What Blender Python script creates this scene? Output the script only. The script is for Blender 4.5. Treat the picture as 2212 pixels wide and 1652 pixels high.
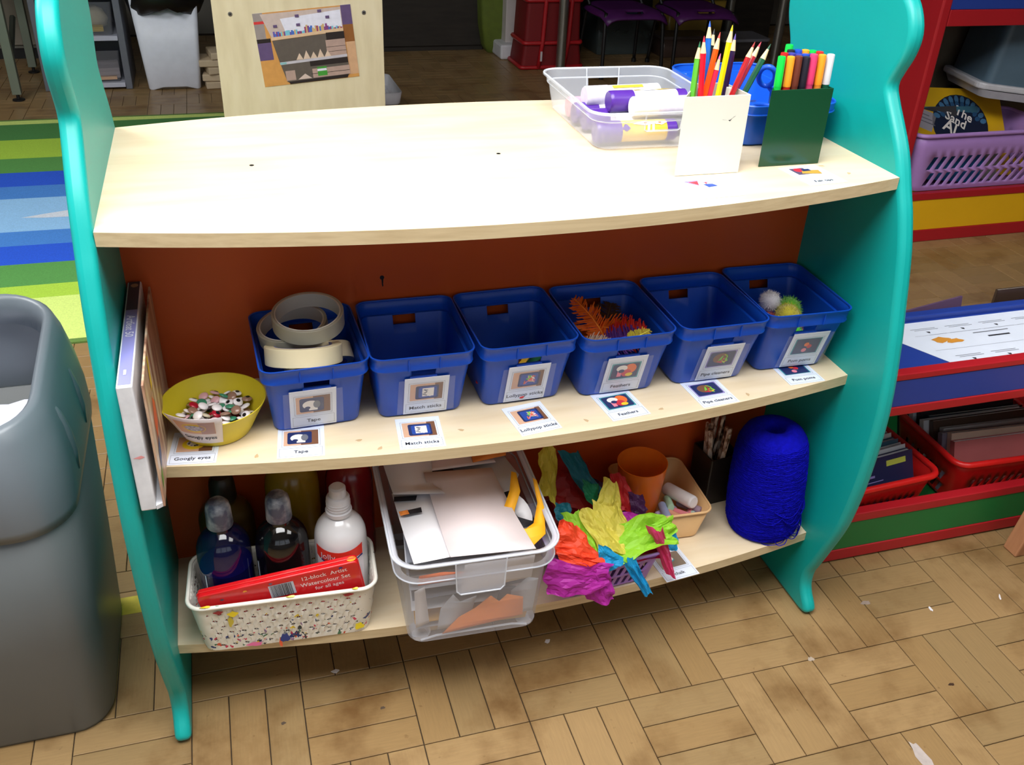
import bpy, bmesh, math, random
from mathutils import Vector, Matrix, Euler

for o in list(bpy.data.objects):
    bpy.data.objects.remove(o, do_unlink=True)
SC = bpy.context.scene
COL = SC.collection
PI = math.pi

# ------------------------------------------------------------------ camera
cam_d = bpy.data.cameras.new('camera')
cam_d.sensor_fit = 'HORIZONTAL'
cam_d.sensor_width = 36.0
cam_d.lens = 2026.05 / 2212.0 * 36.0
cam_d.clip_start = 0.02
cam = bpy.data.objects.new('camera', cam_d)
COL.objects.link(cam)
cam.location = (0.1593, -1.110, 1.2748)
cam.rotation_euler = (1.0241, -0.0398, -0.2883)
SC.camera = cam

# ------------------------------------------------------------------ world, light, exposure
SC.view_settings.view_transform = 'Standard'
SC.view_settings.look = 'None'
SC.view_settings.gamma = 1.0
SC.view_settings.use_curve_mapping = False
SC.view_settings.exposure = 0.28

world = bpy.data.worlds.new('world')
SC.world = world
world.use_nodes = True
bg = world.node_tree.nodes['Background']
bg.inputs[0].default_value = (0.75, 0.85, 1.0, 1)
bg.inputs[1].default_value = 0.8

def area(name, loc, target, sx, sy, power, color):
    d = bpy.data.lights.new(name, 'AREA')
    d.shape = 'RECTANGLE'; d.size = sx; d.size_y = sy
    d.energy = power; d.color = color
    o = bpy.data.objects.new(name, d); COL.objects.link(o)
    o.location = loc
    o.rotation_euler = (Vector(target) - Vector(loc)).to_track_quat('-Z', 'Y').to_euler()
    return o

# daylight through the windows of the near wall and of the left wall
area('window_daylight', (0.2, -3.05, 1.65), (0.3, 0.0, 0.9), 4.2, 1.3, 3.5, (0.86, 0.94, 1.0))
area('window_daylight', (-3.05, -0.4, 1.65), (0.3, 0.0, 0.6), 3.0, 1.3, 3.5, (0.86, 0.94, 1.0))
# the lit ceiling panels (fixtures are built below)
PANELS = [(0.10, -0.52, 50, 1.7, 1.4), (-1.50, 1.10, 32, 1.1, 0.9), (2.10, -1.10, 7, 1.1, 0.9)]
for px_, py_, pw_, sx_, sy_ in PANELS:
    area('ceiling_panel_light', (px_, py_, 2.43), (px_, py_, 0), sx_, sy_, pw_, (0.965, 0.985, 1.0))

# ------------------------------------------------------------------ helpers
_mats = {}
def lin(c):
    out = []
    for v in c[:3]:
        v = v / 255.0
        out.append(v / 12.92 if v <= 0.04045 else ((v + 0.055) / 1.055) ** 2.4)
    return (out[0], out[1], out[2], 1.0)

def M(name, rgb, rough=0.5, var=0.05, scale=25.0, spec=0.5, bump=0.0, bscale=80.0, metal=0.0, clear=None, sheen=0.0, coat=0.0):
    """procedural principled material; clear = share of light that passes straight through"""
    if name in _mats:
        return _mats[name]
    m = bpy.data.materials.new(name); _mats[name] = m
    m.use_nodes = True
    nt = m.node_tree; N = nt.nodes; L = nt.links
    b = N['Principled BSDF']; out = N['Material Output']
    b.inputs['Roughness'].default_value = rough
    b.inputs['Metallic'].default_value = metal
    b.inputs['Specular IOR Level'].default_value = spec
    b.inputs['Coat Weight'].default_value = coat
    b.inputs['Sheen Weight'].default_value = sheen
    c = lin(rgb)
    tc = N.new('ShaderNodeTexCoord')
    nz = N.new('ShaderNodeTexNoise'); nz.inputs['Scale'].default_value = scale; nz.inputs['Detail'].default_value = 3
    L.new(tc.outputs['Object'], nz.inputs['Vector'])
    mr = N.new('ShaderNodeMapRange')
    mr.inputs[1].default_value = 0.3; mr.inputs[2].default_value = 0.7
    mr.inputs[3].default_value = 1 - var; mr.inputs[4].default_value = 1 + var
    L.new(nz.outputs['Fac'], mr.inputs[0])
    hs = N.new('ShaderNodeHueSaturation'); hs.inputs['Color'].default_value = c
    L.new(mr.outputs[0], hs.inputs['Value'])
    L.new(hs.outputs[0], b.inputs['Base Color'])
    if bump:
        n2 = N.new('ShaderNodeTexNoise'); n2.inputs['Scale'].default_value = bscale; n2.inputs['Detail'].default_value = 2
        L.new(tc.outputs['Object'], n2.inputs['Vector'])
        bp = N.new('ShaderNodeBump'); bp.inputs['Strength'].default_value = bump; bp.inputs['Distance'].default_value = 0.002
        L.new(n2.outputs['Fac'], bp.inputs['Height']); L.new(bp.outputs[0], b.inputs['Normal'])
    if clear is not None:
        tr = N.new('ShaderNodeBsdfTransparent')
        mx = N.new('ShaderNodeMixShader'); mx.inputs[0].default_value = 1 - clear
        L.new(tr.outputs[0], mx.inputs[1]); L.new(b.outputs[0], mx.inputs[2]); L.new(mx.outputs[0], out.inputs[0])
    return m

def thin(name, rgb, rough=0.7, tl=0.4, var=0.08, scale=40):
    """thin paper / fabric that lets light glow through"""
    if name in _mats:
        return _mats[name]
    m = M(name, rgb, rough=rough, var=var, scale=scale)
    nt = m.node_tree; N = nt.nodes; L = nt.links
    b = N['Principled BSDF']; out = N['Material Output']
    t = N.new('ShaderNodeBsdfTranslucent'); t.inputs[0].default_value = lin(rgb)
    mx = N.new('ShaderNodeMixShader'); mx.inputs[0].default_value = tl
    L.new(b.outputs[0], mx.inputs[1]); L.new(t.outputs[0], mx.inputs[2]); L.new(mx.outputs[0], out.inputs[0])
    return m

def ramp_mat(name, stops, rough=0.5, scale=(1, 1, 1), nscale=4.0, detail=4.0, coord='Object', bump=0.0, spec=0.5, coat=0.0, dist=0.0):
    """noise through a colour ramp: wood, laminate, stained things"""
    if name in _mats:
        return _mats[name]
    m = bpy.data.materials.new(name); _mats[name] = m
    m.use_nodes = True
    nt = m.node_tree; N = nt.nodes; L = nt.links
    b = N['Principled BSDF']; b.inputs['Roughness'].default_value = rough
    b.inputs['Specular IOR Level'].default_value = spec; b.inputs['Coat Weight'].default_value = coat
    tc = N.new('ShaderNodeTexCoord'); mp = N.new('ShaderNodeMapping'); mp.inputs['Scale'].default_value = scale
    nz = N.new('ShaderNodeTexNoise'); nz.inputs['Scale'].default_value = nscale; nz.inputs['Detail'].default_value = detail
    nz.inputs['Distortion'].default_value = dist
    if coord == 'World':
        g = N.new('ShaderNodeNewGeometry'); L.new(g.outputs['Position'], mp.inputs[0])
    else:
        L.new(tc.outputs[coord], mp.inputs[0])
    L.new(mp.outputs[0], nz.inputs['Vector'])
    cr = N.new('ShaderNodeValToRGB')
    e = cr.color_ramp.elements
    e[0].position = stops[0][0]; e[0].color = lin(stops[0][1])
    e[1].position = stops[-1][0]; e[1].color = lin(stops[-1][1])
    for p_, c_ in stops[1:-1]:
        n_ = e.new(p_); n_.color = lin(c_)
    L.new(nz.outputs['Fac'], cr.inputs[0]); L.new(cr.outputs[0], b.inputs['Base Color'])
    if bump:
        bp = N.new('ShaderNodeBump'); bp.inputs['Strength'].default_value = bump; bp.inputs['Distance'].default_value = 0.001
        L.new(nz.outputs['Fac'], bp.inputs['Height']); L.new(bp.outputs[0], b.inputs['Normal'])
    return m

def tag(o, label=None, cat=None, group=None, kind=None):
    if label: o['label'] = label
    if cat: o['category'] = cat
    if group: o['group'] = group
    if kind: o['kind'] = kind
    return o

def thing(name, label, cat, loc=(0, 0, 0), rot=(0, 0, 0), group=None):
    o = bpy.data.objects.new(name, None); COL.objects.link(o)
    o.empty_display_size = 0.02
    o.location = loc
    o.rotation_euler = rot if isinstance(rot, (tuple, list, Euler)) else (0, 0, rot)
    return tag(o, label, cat, group)

def add(name, verts, faces, mat, parent=None, smooth=False, loc=(0, 0, 0), rot=(0, 0, 0), fm=None,
        solid=0.0, bevel=0.0, sub=0, me=None, bseg=2, soff=-1.0):
    if me is None:
        me = bpy.data.meshes.new(name)
        me.from_pydata([tuple(v) for v in verts], [], faces)
        for mm in (mat if isinstance(mat, (list, tuple)) else [mat]):
            me.materials.append(mm)
        if fm:
            me.polygons.foreach_set('material_index', fm)
        if smooth:
            me.polygons.foreach_set('use_smooth', [True] * len(me.polygons))
            if smooth == 'auto':
                try: me.set_sharp_from_angle(angle=math.radians(38))
                except Exception: pass
        me.update()
    o = bpy.data.objects.new(name, me); COL.objects.link(o)
    if parent: o.parent = parent
    o.location = loc
    o.rotation_euler = rot if isinstance(rot, (tuple, list, Euler)) else (0, 0, rot)
    if solid:
        s = o.modifiers.new('thickness', 'SOLIDIFY'); s.thickness = solid; s.offset = soff
        s.use_rim = True
    if bevel:
        s = o.modifiers.new('edges', 'BEVEL'); s.width = bevel; s.segments = bseg; s.limit_method = 'ANGLE'
        s.angle_limit = math.radians(40)
    if sub:
        s = o.modifiers.new('round', 'SUBSURF'); s.levels = sub; s.render_levels = sub
    return o

def boxv(x0, x1, y0, y1, z0, z1):
    v = [(x0, y0, z0), (x1, y0, z0), (x1, y1, z0), (x0, y1, z0), (x0, y0, z1), (x1, y0, z1), (x1, y1, z1), (x0, y1, z1)]
    f = [(0, 3, 2, 1), (4, 5, 6, 7), (0, 1, 5, 4), (1, 2, 6, 5), (2, 3, 7, 6), (3, 0, 4, 7)]
    return v, f

def box(name, x0, x1, y0, y1, z0, z1, mat, parent=None, bevel=0.0, loc=(0, 0, 0), rot=(0, 0, 0)):
    v, f = boxv(x0, x1, y0, y1, z0, z1)
    return add(name, v, f, mat, parent, loc=loc, rot=rot, bevel=bevel)

def join(*vf):
    V = []; F = []
    for v, f in vf:
        n = len(V); V += list(v); F += [tuple(i + n for i in q) for q in f]
    return V, F

def prism(outline, t0, t1, axis='x'):
    """outline: list of 2D points, extruded along axis"""
    n = len(outline)
    def mk(a, b, t):
        return {'x': (t, a, b), 'y': (a, t, b), 'z': (a, b, t)}[axis]
    v = [mk(a, b, t0) for a, b in outline] + [mk(a, b, t1) for a, b in outline]
    f = [tuple(range(n - 1, -1, -1)), tuple(range(n, 2 * n))]
    f += [(i, (i + 1) % n, n + (i + 1) % n, n + i) for i in range(n)]
    return v, f

def lathe(prof, n=32, cap0=True, cap1=True):
    v = []; f = []
    for r, z in prof:
        for k in range(n):
            a = 2 * PI * k / n
            v.append((r * math.cos(a), r * math.sin(a), z))
    for i in range(len(prof) - 1):
        for k in range(n):
            k2 = (k + 1) % n
            f.append((i * n + k, i * n + k2, (i + 1) * n + k2, (i + 1) * n + k))
    if cap0: f.append(tuple(range(n - 1, -1, -1)))
    if cap1: f.append(tuple((len(prof) - 1) * n + k for k in range(n)))
    return v, f

def ring(r0, r1, h, n=48):
    """flat ring (roll of tape) with its axis along z, standing on z = 0"""
    prof = [(r0, 0), (r1, 0), (r1, h), (r0, h)]
    v, f = lathe(prof, n, False, False)
    m = 3 * n
    for k in range(n):
        k2 = (k + 1) % n
        f.append((m + k, m + k2, k2, k))
    return v, f

def tube(pts, r, n=8, closed=False, cap=True):
    pts = [Vector(p) for p in pts]
    v = []; f = []
    up = Vector((0, 0, 1))
    N_ = len(pts)
    prev = None
    for i, p in enumerate(pts):
        if closed: d = pts[(i + 1) % N_] - pts[i - 1]
        else: d = pts[min(i + 1, N_ - 1)] - pts[max(i - 1, 0)]
        d.normalize()
        if prev is None:
            a = d.cross(up)
            if a.length < 1e-3: a = d.cross(Vector((1, 0, 0)))
        else:
            a = prev - d * prev.dot(d)
        a.normalize(); prev = a
        b = d.cross(a)
        rr = r[i] if isinstance(r, (list, tuple)) else r
        for k in range(n):
            t = 2 * PI * k / n
            v.append(tuple(p + a * math.cos(t) * rr + b * math.sin(t) * rr))
    m = N_ if closed else N_ - 1
    for i in range(m):
        j = (i + 1) % N_
        for k in range(n):
            k2 = (k + 1) % n
            f.append((i * n + k, i * n + k2, j * n + k2, j * n + k))
    if cap and not closed:
        f.append(tuple(range(n - 1, -1, -1))); f.append(tuple((N_ - 1) * n + k for k in range(n)))
    return v, f

def spline(pts, sub=6, closed=False):
    out = []; n = len(pts)
    rng = n if closed else n - 1
    g = lambda i: pts[i % n] if closed else pts[max(0, min(n - 1, i))]
    for i in range(rng):
        p0, p1, p2, p3 = g(i - 1), g(i), g(i + 1), g(i + 2)
        for k in range(sub):
            t = k / sub
            out.append(tuple(0.5 * (2 * b + (c - a) * t + (2 * a - 5 * b + 4 * c - d) * t * t + (3 * b - a - 3 * c + d) * t ** 3)
                             for a, b, c, d in zip(p0, p1, p2, p3)))
    if not closed: out.append(tuple(pts[-1]))
    return out

def rrect(hx, hy, r, nc=4, fx=(), fy=(), sx=0.0, sy=0.0):
    """rounded rectangle, ccw from the front left; returns points and a tag for each following segment"""
    P = []; T = []
    r = min(r, hx * 0.98, hy * 0.98)
    ax, ay = hx - r, hy - r
    fxs = [-1.0] + list(fx) + [1.0]; fys = [-1.0] + list(fy) + [1.0]
    def corner(cx, cy, a0):
        for k in range(1, nc):
            a = a0 + PI / 2 * k / nc
            P.append((cx + r * math.cos(a), cy + r * math.sin(a))); T.append(('c', k))
    def sh(i, n): return 0 if i in (0, n) else 1
    n = len(fxs) - 1
    for i, q in enumerate(fxs):
        P.append((q * ax + sx * sh(i, n), -hy)); T.append(('f', i) if i < n else ('c', 0))
    corner(ax, -ay, -PI / 2)
    n2 = len(fys) - 1
    for i, q in enumerate(fys):
        P.append((hx, q * ay + sy * sh(i, n2))); T.append(('r', i) if i < n2 else ('c', 0))
    corner(ax, ay, 0)
    for i, q in enumerate(fxs):
        P.append((-q * ax - sx * sh(i, n), hy)); T.append(('b', i) if i < n else ('c', 0))
    corner(-ax, ay, PI / 2)
    for i, q in enumerate(fys):
        P.append((-hx, -q * ay - sy * sh(i, n2))); T.append(('l', i) if i < n2 else ('c', 0))
    corner(-ax, -ay, PI)
    return P, T

def shell(rings, fx=(), fy=(), nc=4, hole=None, bottom=True):
    """rings: (z, hx, hy, r[, shear_x, shear_y, cx, cy]) bottom to top. hole(side, segment, row) -> True leaves the cell open"""
    V = []; F = []; n = None
    for q in rings:
        z, hx, hy, r = q[:4]
        sx, sy = (q[4], q[5]) if len(q) > 5 else (0, 0)
        cx, cy = (q[6], q[7]) if len(q) > 7 else (0, 0)
        P, T = rrect(hx, hy, r, nc, fx, fy, sx, sy)
        n = len(P)
        V += [(a + cx, b + cy, z) for a, b in P]
    for i in range(len(rings) - 1):
        for k in range(n):
            if hole and hole(T[k][0], T[k][1], i): continue
            k2 = (k + 1) % n
            F.append((i * n + k, i * n + k2, (i + 1) * n + k2, (i + 1) * n + k))
    if bottom: F.append(tuple(range(n - 1, -1, -1)))
    return V, F

_txt = {}
def text_vf(body, size, align='CENTER', bold=0.0):
    key = (body, align, bold)
    if key not in _txt:
        cu = bpy.data.curves.new('lettering', 'FONT'); cu.body = body; cu.size = 1.0
        cu.align_x = align; cu.align_y = 'CENTER'; cu.resolution_u = 2; cu.offset = bold
        ob = bpy.data.objects.new('lettering', cu); COL.objects.link(ob)
        dg = bpy.context.evaluated_depsgraph_get()
        me = bpy.data.meshes.new_from_object(ob.evaluated_get(dg))
        _txt[key] = ([tuple(v.co) for v in me.vertices], [tuple(p.vertices) for p in me.polygons])
        bpy.data.objects.remove(ob, do_unlink=True); bpy.data.curves.remove(cu); bpy.data.meshes.remove(me)
    v, f = _txt[key]
    return [(a * size, b * size, c) for a, b, c in v], f

def lettering(name, body, size, mat, parent, mtx, align='CENTER', bold=0.0, sx=1.0):
    v, f = text_vf(body, size, align, bold)
    v = [tuple(mtx @ Vector((a * sx, b, 0))) for a, b, c in v]
    return add(name, v, f, mat, parent)

def flat(name, shapes, parent, mtx, step=0.00012, z0=0.0):
    """flat print: a stack of coloured outlines in one mesh. shapes = [(points, material)]"""
    V = []; F = []; FM = []; mats = []
    for i, (pts, mt) in enumerate(shapes):
        if mt not in mats: mats.append(mt)
        n = len(V)
        V += [tuple(mtx @ Vector((a, b, z0 + step * i))) for a, b in pts]
        F.append(tuple(range(n, n + len(pts)))); FM.append(mats.index(mt))
    return add(name, V, F, mats, parent, fm=FM)

def rect(x0, y0, x1, y1): return [(x0, y0), (x1, y0), (x1, y1), (x0, y1)]
def oval(cx, cy, a, b, n=16, rot=0):
    return [(cx + a * math.cos(t) * math.cos(rot) - b * math.sin(t) * math.sin(rot), cy + a * math.cos(t) * math.sin(rot) + b * math.sin(t) * math.cos(rot)) for t in [2 * PI * k / n for k in range(n)]]
def TR(loc=(0, 0, 0), rot=(0, 0, 0)):
    return Matrix.Translation(loc) @ Euler(rot).to_matrix().to_4x4()
UP = TR()                                   # print lying face up
FRONT = TR((0, 0, 0), (PI / 2, 0, 0))       # print standing, facing -y

# ------------------------------------------------------------------ shared materials
WOODTOP = ramp_mat('maple_laminate', [(0.3, (222, 201, 167)), (0.5, (228, 209, 177)), (0.7, (232, 215, 186))], rough=0.34, scale=(2.2, 14, 14), nscale=3.0, spec=0.4)
WOODEDGE = ramp_mat('maple_edging', [(0.3, (196, 174, 136)), (0.6, (210, 190, 152))], rough=0.5, scale=(3, 60, 60), nscale=3.0)
TEAL = M('teal_lacquer', (9, 160, 154), rough=0.40, var=0.03, scale=8, spec=0.4)
ORANGE = M('orange_laminate', (203, 84, 28), rough=0.42, var=0.06, scale=6)
BLUEP = M('blue_plastic', (14, 74, 186), rough=0.36, var=0.04, scale=15, spec=0.35)
WHITE = M('white_paper', (224, 231, 246), rough=0.55, var=0.02)
INK = M('black_ink', (40, 40, 48), rough=0.6)
LAM = M('laminate_film', (235, 238, 245), rough=0.12, var=0.0, clear=0.93)
BLACK = M('black_plastic', (18, 18, 20), rough=0.45)
DARK = M('dark_void', (28, 22, 18), rough=0.8)
CHROME = M('brushed_steel', (170, 170, 165), rough=0.3, metal=0.9, var=0.05)
CLEARP = M('milky_clear_plastic', (225, 230, 240), rough=0.22, var=0.0, clear=0.62)
CLEARRIM = M('milky_rim_plastic', (225, 230, 240), rough=0.25, var=0.0, clear=0.35)
# ================================================================== the room
WALLP = M('painted_wall', (112, 108, 100), rough=0.8, var=0.03, scale=3)
def struct(o): return tag(o, kind='structure')
ROOM = (-3.2, 5.6, -3.2, 5.4, 2.5)
X0, X1, Y0, Y1, ZC = ROOM
JOINT = M('floor_joint_dirt', (48, 36, 24), rough=0.8)
v, f = boxv(X0, X1, Y0, Y1, -0.06, -0.0035)
floor = struct(add('floor', v, f, JOINT))

def floor_mat(name, base):
    m = bpy.data.materials.new(name); m.use_nodes = True
    nt = m.node_tree; N = nt.nodes; L = nt.links
    b = N['Principled BSDF']; b.inputs['Roughness'].default_value = 0.36; b.inputs['Specular IOR Level'].default_value = 0.45
    g = N.new('ShaderNodeNewGeometry')
    # fine grain
    tc = N.new('ShaderNodeTexCoord'); mp = N.new('ShaderNodeMapping'); mp.inputs['Scale'].default_value = (6, 70, 6)
    L.new(tc.outputs['Object'], mp.inputs[0])
    n1 = N.new('ShaderNodeTexNoise'); n1.inputs['Scale'].default_value = 4; n1.inputs['Detail'].default_value = 5
    L.new(mp.outputs[0], n1.inputs['Vector'])
    r1 = N.new('ShaderNodeValToRGB')
    r1.color_ramp.elements[0].position = 0.3; r1.color_ramp.elements[0].color = lin([c * 0.96 for c in base])
    r1.color_ramp.elements[1].position = 0.7; r1.color_ramp.elements[1].color = lin([min(255, c * 1.03) for c in base])
    L.new(n1.outputs['Fac'], r1.inputs[0])
    # worn brown patches, fixed in the room
    n2 = N.new('ShaderNodeTexNoise'); n2.inputs['Scale'].default_value = 5.5; n2.inputs['Detail'].default_value = 6; n2.inputs['Roughness'].default_value = 0.62
    L.new(g.outputs['Position'], n2.inputs['Vector'])
    r2 = N.new('ShaderNodeValToRGB')
    r2.color_ramp.elements[0].position = 0.50; r2.color_ramp.elements[0].color = (0, 0, 0, 1)
    r2.color_ramp.elements[1].position = 0.72; r2.color_ramp.elements[1].color = (1, 1, 1, 1)
    L.new(n2.outputs['Fac'], r2.inputs[0])
    mx = N.new('ShaderNodeMixRGB'); mx.inputs[2].default_value = lin((108, 78, 44))
    L.new(r2.outputs[0], mx.inputs[0]); L.new(r1.outputs[0], mx.inputs[1])
    # small dark specks
    n3 = N.new('ShaderNodeTexNoise'); n3.inputs['Scale'].default_value = 60; n3.inputs['Detail'].default_value = 2
    L.new(g.outputs['Position'], n3.inputs['Vector'])
    r3 = N.new('ShaderNodeValToRGB')
    r3.color_ramp.elements[0].position = 0.70; r3.color_ramp.elements[0].color = (0, 0, 0, 1)
    r3.color_ramp.elements[1].position = 0.78; r3.color_ramp.elements[1].color = (0.6, 0.6, 0.6, 1)
    L.new(n3.outputs['Fac'], r3.inputs[0])
    m2 = N.new('ShaderNodeMixRGB'); m2.inputs[2].default_value = lin((104, 74, 44))
    L.new(r3.outputs[0], m2.inputs[0]); L.new(mx.outputs[0], m2.inputs[1])
    L.new(m2.outputs[0], b.inputs['Base Color'])
    return m
FLOORM = [floor_mat('oak_block_' + str(i), c) for i, c in enumerate([(150, 121, 81), (146, 117, 77), (154, 125, 85), (144, 118, 80)])]
CELL = 0.1765; GX = 1.0575; GY = 0.029
def plank_vf(L_, W_, cx=0, cy=0, turn=False):
    g = 0.0008; c = 0.0009
    a, b = L_ / 2 - g, W_ / 2 - g
    lo = [(-a, -b), (a, -b), (a, b), (-a, b)]; hi = [(-a + c, -b + c), (a - c, -b + c), (a - c, b - c), (-a + c, b - c)]
    if turn: lo = [(-q, p) for p, q in lo]; hi = [(-q, p) for p, q in hi]
    V = [(p + cx, q + cy, -0.0035) for p, q in lo] + [(p + cx, q + cy, -0.0008) for p, q in lo] + [(p + cx, q + cy, 0.0) for p, q in hi]
    F = [(8, 9, 10, 11)]
    for s in (0, 4):
        for i in range(4):
            j = (i + 1) % 4
            F.append((s + i, s + j, s + 4 + j, s + 4 + i))
    return V, F
rng = random.Random(5)
pmesh = []
for k in range(4):
    v, f = plank_vf(CELL, CELL / 3)
    me = bpy.data.meshes.new('plank'); me.from_pydata(v, [], f); me.materials.append(FLOORM[k]); me.update(); pmesh.append(me)
cells = []
i0 = int((X0 - GX) / CELL) ; i1 = int((X1 - GX) / CELL)
j0 = int((Y0 - GY) / CELL); j1 = int((Y1 - GY) / CELL)
near = []
for i in range(i0, i1):
    for j in range(j0, j1):
        cx = GX + (i + 0.5) * CELL; cy = GY + (j + 0.5) * CELL
        vis = (-0.60 < cx < 1.95 and -0.60 < cy < 0.42) and not (0.05 < cx < 1.05 and cy > 0.30) and not (cx > 1.35 and cy > 0.12) and not (cx < -0.22 and cy < 0.30)
        near.append((0 if vis else 1, math.hypot(cx - 0.6, cy + 0.2), i, j, cx, cy))
near.sort()
V = []; F = []; FM = []
count = 0
for w, d, i, j, cx, cy in near:
    horiz = (i + j) % 2 == 0          # the block right of x = GX, below y = GY-CELL runs along x
    horiz = ((i + j) % 2 == 0)
    for k in range(3):
        o_ = (k - 1) * CELL / 3
        m_ = rng.randrange(4)
        px, py = (cx, cy + o_) if horiz else (cx + o_, cy)
        if w == 0 and count < 300:
            add('plank', None, None, None, floor, me=pmesh[m_], loc=(px, py, 0), rot=(0, 0, 0 if horiz else PI / 2)); count += 1
        else:
            v, f = plank_vf(CELL, CELL / 3, px, py, not horiz)
            n = len(V); V += v; F += [tuple(q + n for q in p) for p in f]; FM += [m_] * len(f)
tag(add('planks', V, F, FLOORM, floor, fm=FM), kind='stuff')

v, f = boxv(X0, X1, Y1, Y1 + 0.1, -0.06, ZC); struct(add('wall_back', v, f, WALLP))
v, f = boxv(X1, X1 + 0.1, Y0, Y1, -0.06, ZC); struct(add('wall_right', v, f, WALLP))
v, f = boxv(X0, X1, Y0, Y1, ZC, ZC + 0.1); struct(add('ceiling', v, f, M('white_ceiling', (170, 170, 166), rough=0.9, var=0.02)))
# near wall and left wall carry the windows (behind the camera)
def window_wall(name, along, a0, a1, c, openings):
    parts = []
    z0, z1 = 1.05, 2.25
    def bx(p, q, lo, hi):
        if along == 'x': return boxv(p, q, c - 0.1, c, lo, hi)
        return boxv(c - 0.1, c, p, q, lo, hi)
    parts.append(bx(a0, a1, -0.06, z0)); parts.append(bx(a0, a1, z1, ZC))
    cur = a0
    for p, q in openings:
        parts.append(bx(cur, p, z0, z1)); cur = q
    parts.append(bx(cur, a1, z0, z1))
    v, f = join(*parts)
    w = struct(add(name, v, f, WALLP))
    return w
window_wall('wall_front', 'x', X0, X1, Y0, [(-1.9, -0.55), (-0.45, 0.9), (1.0, 2.35)])
window_wall('wall_left', 'y', Y0, Y1, X0, [(-1.9, -0.5), (-0.4, 1.1)])
GLASS = M('window_glass', (225, 235, 240), rough=0.05, var=0, clear=0.92)
WFRAME = M('white_window_frame', (235, 235, 232), rough=0.4)
wn = 0
for along, c, ops in (('x', Y0, [(-1.9, -0.55), (-0.45, 0.9), (1.0, 2.35)]), ('y', X0, [(-1.9, -0.5), (-0.4, 1.1)])):
    for p, q in ops:
        wn += 1
        fr = []
        def bx(a, b, lo, hi, d0=-0.08, d1=-0.02):
            return boxv(a, b, c + d0, c + d1, lo, hi) if along == 'x' else boxv(c + d0, c + d1, a, b, lo, hi)
        mid = (p + q) / 2
        fr = [bx(p, p + 0.05, 1.05, 2.25), bx(q - 0.05, q, 1.05, 2.25), bx(mid - 0.025, mid + 0.025, 1.10, 2.20), bx(p + 0.05, q - 0.05, 1.05, 1.10), bx(p + 0.05, q - 0.05, 2.20, 2.25)]
        v, f = join(*fr)
        w = struct(add('window_%d' % wn, v, f, WFRAME))
        for a, b in ((p + 0.05, mid - 0.025), (mid + 0.025, q - 0.05)):
            v, f = bx(a, b, 1.10, 2.20, -0.055, -0.05)
            add('pane', v, f, GLASS, w)
# ceiling light panels
DIFF = bpy.data.materials.new('lit_diffuser'); DIFF.use_nodes = True
_b = DIFF.node_tree.nodes['Principled BSDF']; _b.inputs['Emission Color'].default_value = (1, 0.98, 0.95, 1); _b.inputs['Emission Strength'].default_value = 4.0
_n = DIFF.node_tree.nodes.new('ShaderNodeTexNoise'); _n.inputs['Scale'].default_value = 60
for i, (px_, py_, pw_, sx_, sy_) in enumerate(PANELS):
    hx_, hy_ = sx_ / 2 + 0.02, sy_ / 2 + 0.02
    t = thing('ceiling_light', ['largest lit ceiling panel, above the teal shelf unit', 'square lit ceiling panel above the striped rug', 'square lit ceiling panel above the low book browser'][i], 'ceiling light', (px_, py_, 2.5), group='lit ceiling panels')
    for q_ in (boxv(-hx_ - 0.05, hx_ + 0.05, -hy_ - 0.05, -hy_, -0.05, 0), boxv(-hx_ - 0.05, hx_ + 0.05, hy_, hy_ + 0.05, -0.05, 0), boxv(-hx_ - 0.05, -hx_, -hy_, hy_, -0.05, 0), boxv(hx_, hx_ + 0.05, -hy_, hy_, -0.05, 0)):
        add('frame_bar', q_[0], q_[1], WFRAME, t)
    box('diffuser', -hx_, hx_, -hy_, hy_, -0.02, -0.005, DIFF, t)

# ================================================================== the teal shelf unit
unit = thing('shelf_unit', 'teal sided play shelf unit with three bowed maple shelves and orange back', 'shelf unit')
W_ = 1.1; CY = 0.2150
Z1, Z2, Z3 = 0.1644, 0.5020, 0.8394
prof = [(-0.030, 0.0), (-0.046, 0.004), (-0.052, 0.014), (-0.046, 0.026), (-0.034, 0.040), (-0.026, 0.058), (-0.027, 0.085), (-0.036, 0.110), (-0.056, 0.166), (-0.078, 0.235),
        (-0.090, 0.311), (-0.095, 0.383), (-0.096, 0.457), (-0.091, 0.520), (-0.078, 0.598), (-0.066, 0.649), (-0.054, 0.701), (-0.042, 0.745),
        (-0.024, 0.792), (-0.010, 0.820), (0.007, 0.855), (0.022, 0.880), (0.042, 0.906), (0.063, 0.932), (0.075, 0.952), (0.068, 0.972), (0.056, 0.995), (0.050, 1.022),
        (0.057, 1.048), (0.078, 1.074), (0.118, 1.096), (0.165, 1.106)]
pr = spline(prof, 4)
outl = pr + [(2 * CY - y, z) for y, z in reversed(pr)]
for x0, x1 in ((-0.025, 0.0), (W_, W_ + 0.025)):
    v, f = prism(outl, x0, x1, 'x')
    add('side_panel', v, f, TEAL, unit, smooth='auto', bevel=0.009, bseg=4)
def shelf_board(z, bow, t=0.018):
    n = 40; pts = []
    for i in range(n + 1):
        x = W_ * i / n; u = (x - W_ / 2) / (W_ / 2)
        pts.append((x, -0.0005 - bow * (1 - u * u)))
    for i in range(n, -1, -1):
        x = W_ * i / n; u = (x - W_ / 2) / (W_ / 2)
        pts.append((x, 2 * CY + 0.0005 + bow * (1 - u * u) - 0.008))
    v, f = prism(pts, z - t, z, 'z')
    fm = [0, 0] + [1] * (len(f) - 2)
    return add('shelf', v, f, [WOODTOP, WOODEDGE], unit, fm=fm)
for z, b_ in ((Z1, 0.054), (Z2, 0.056), (Z3, 0.067)):
    shelf_board(z, b_)
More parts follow.
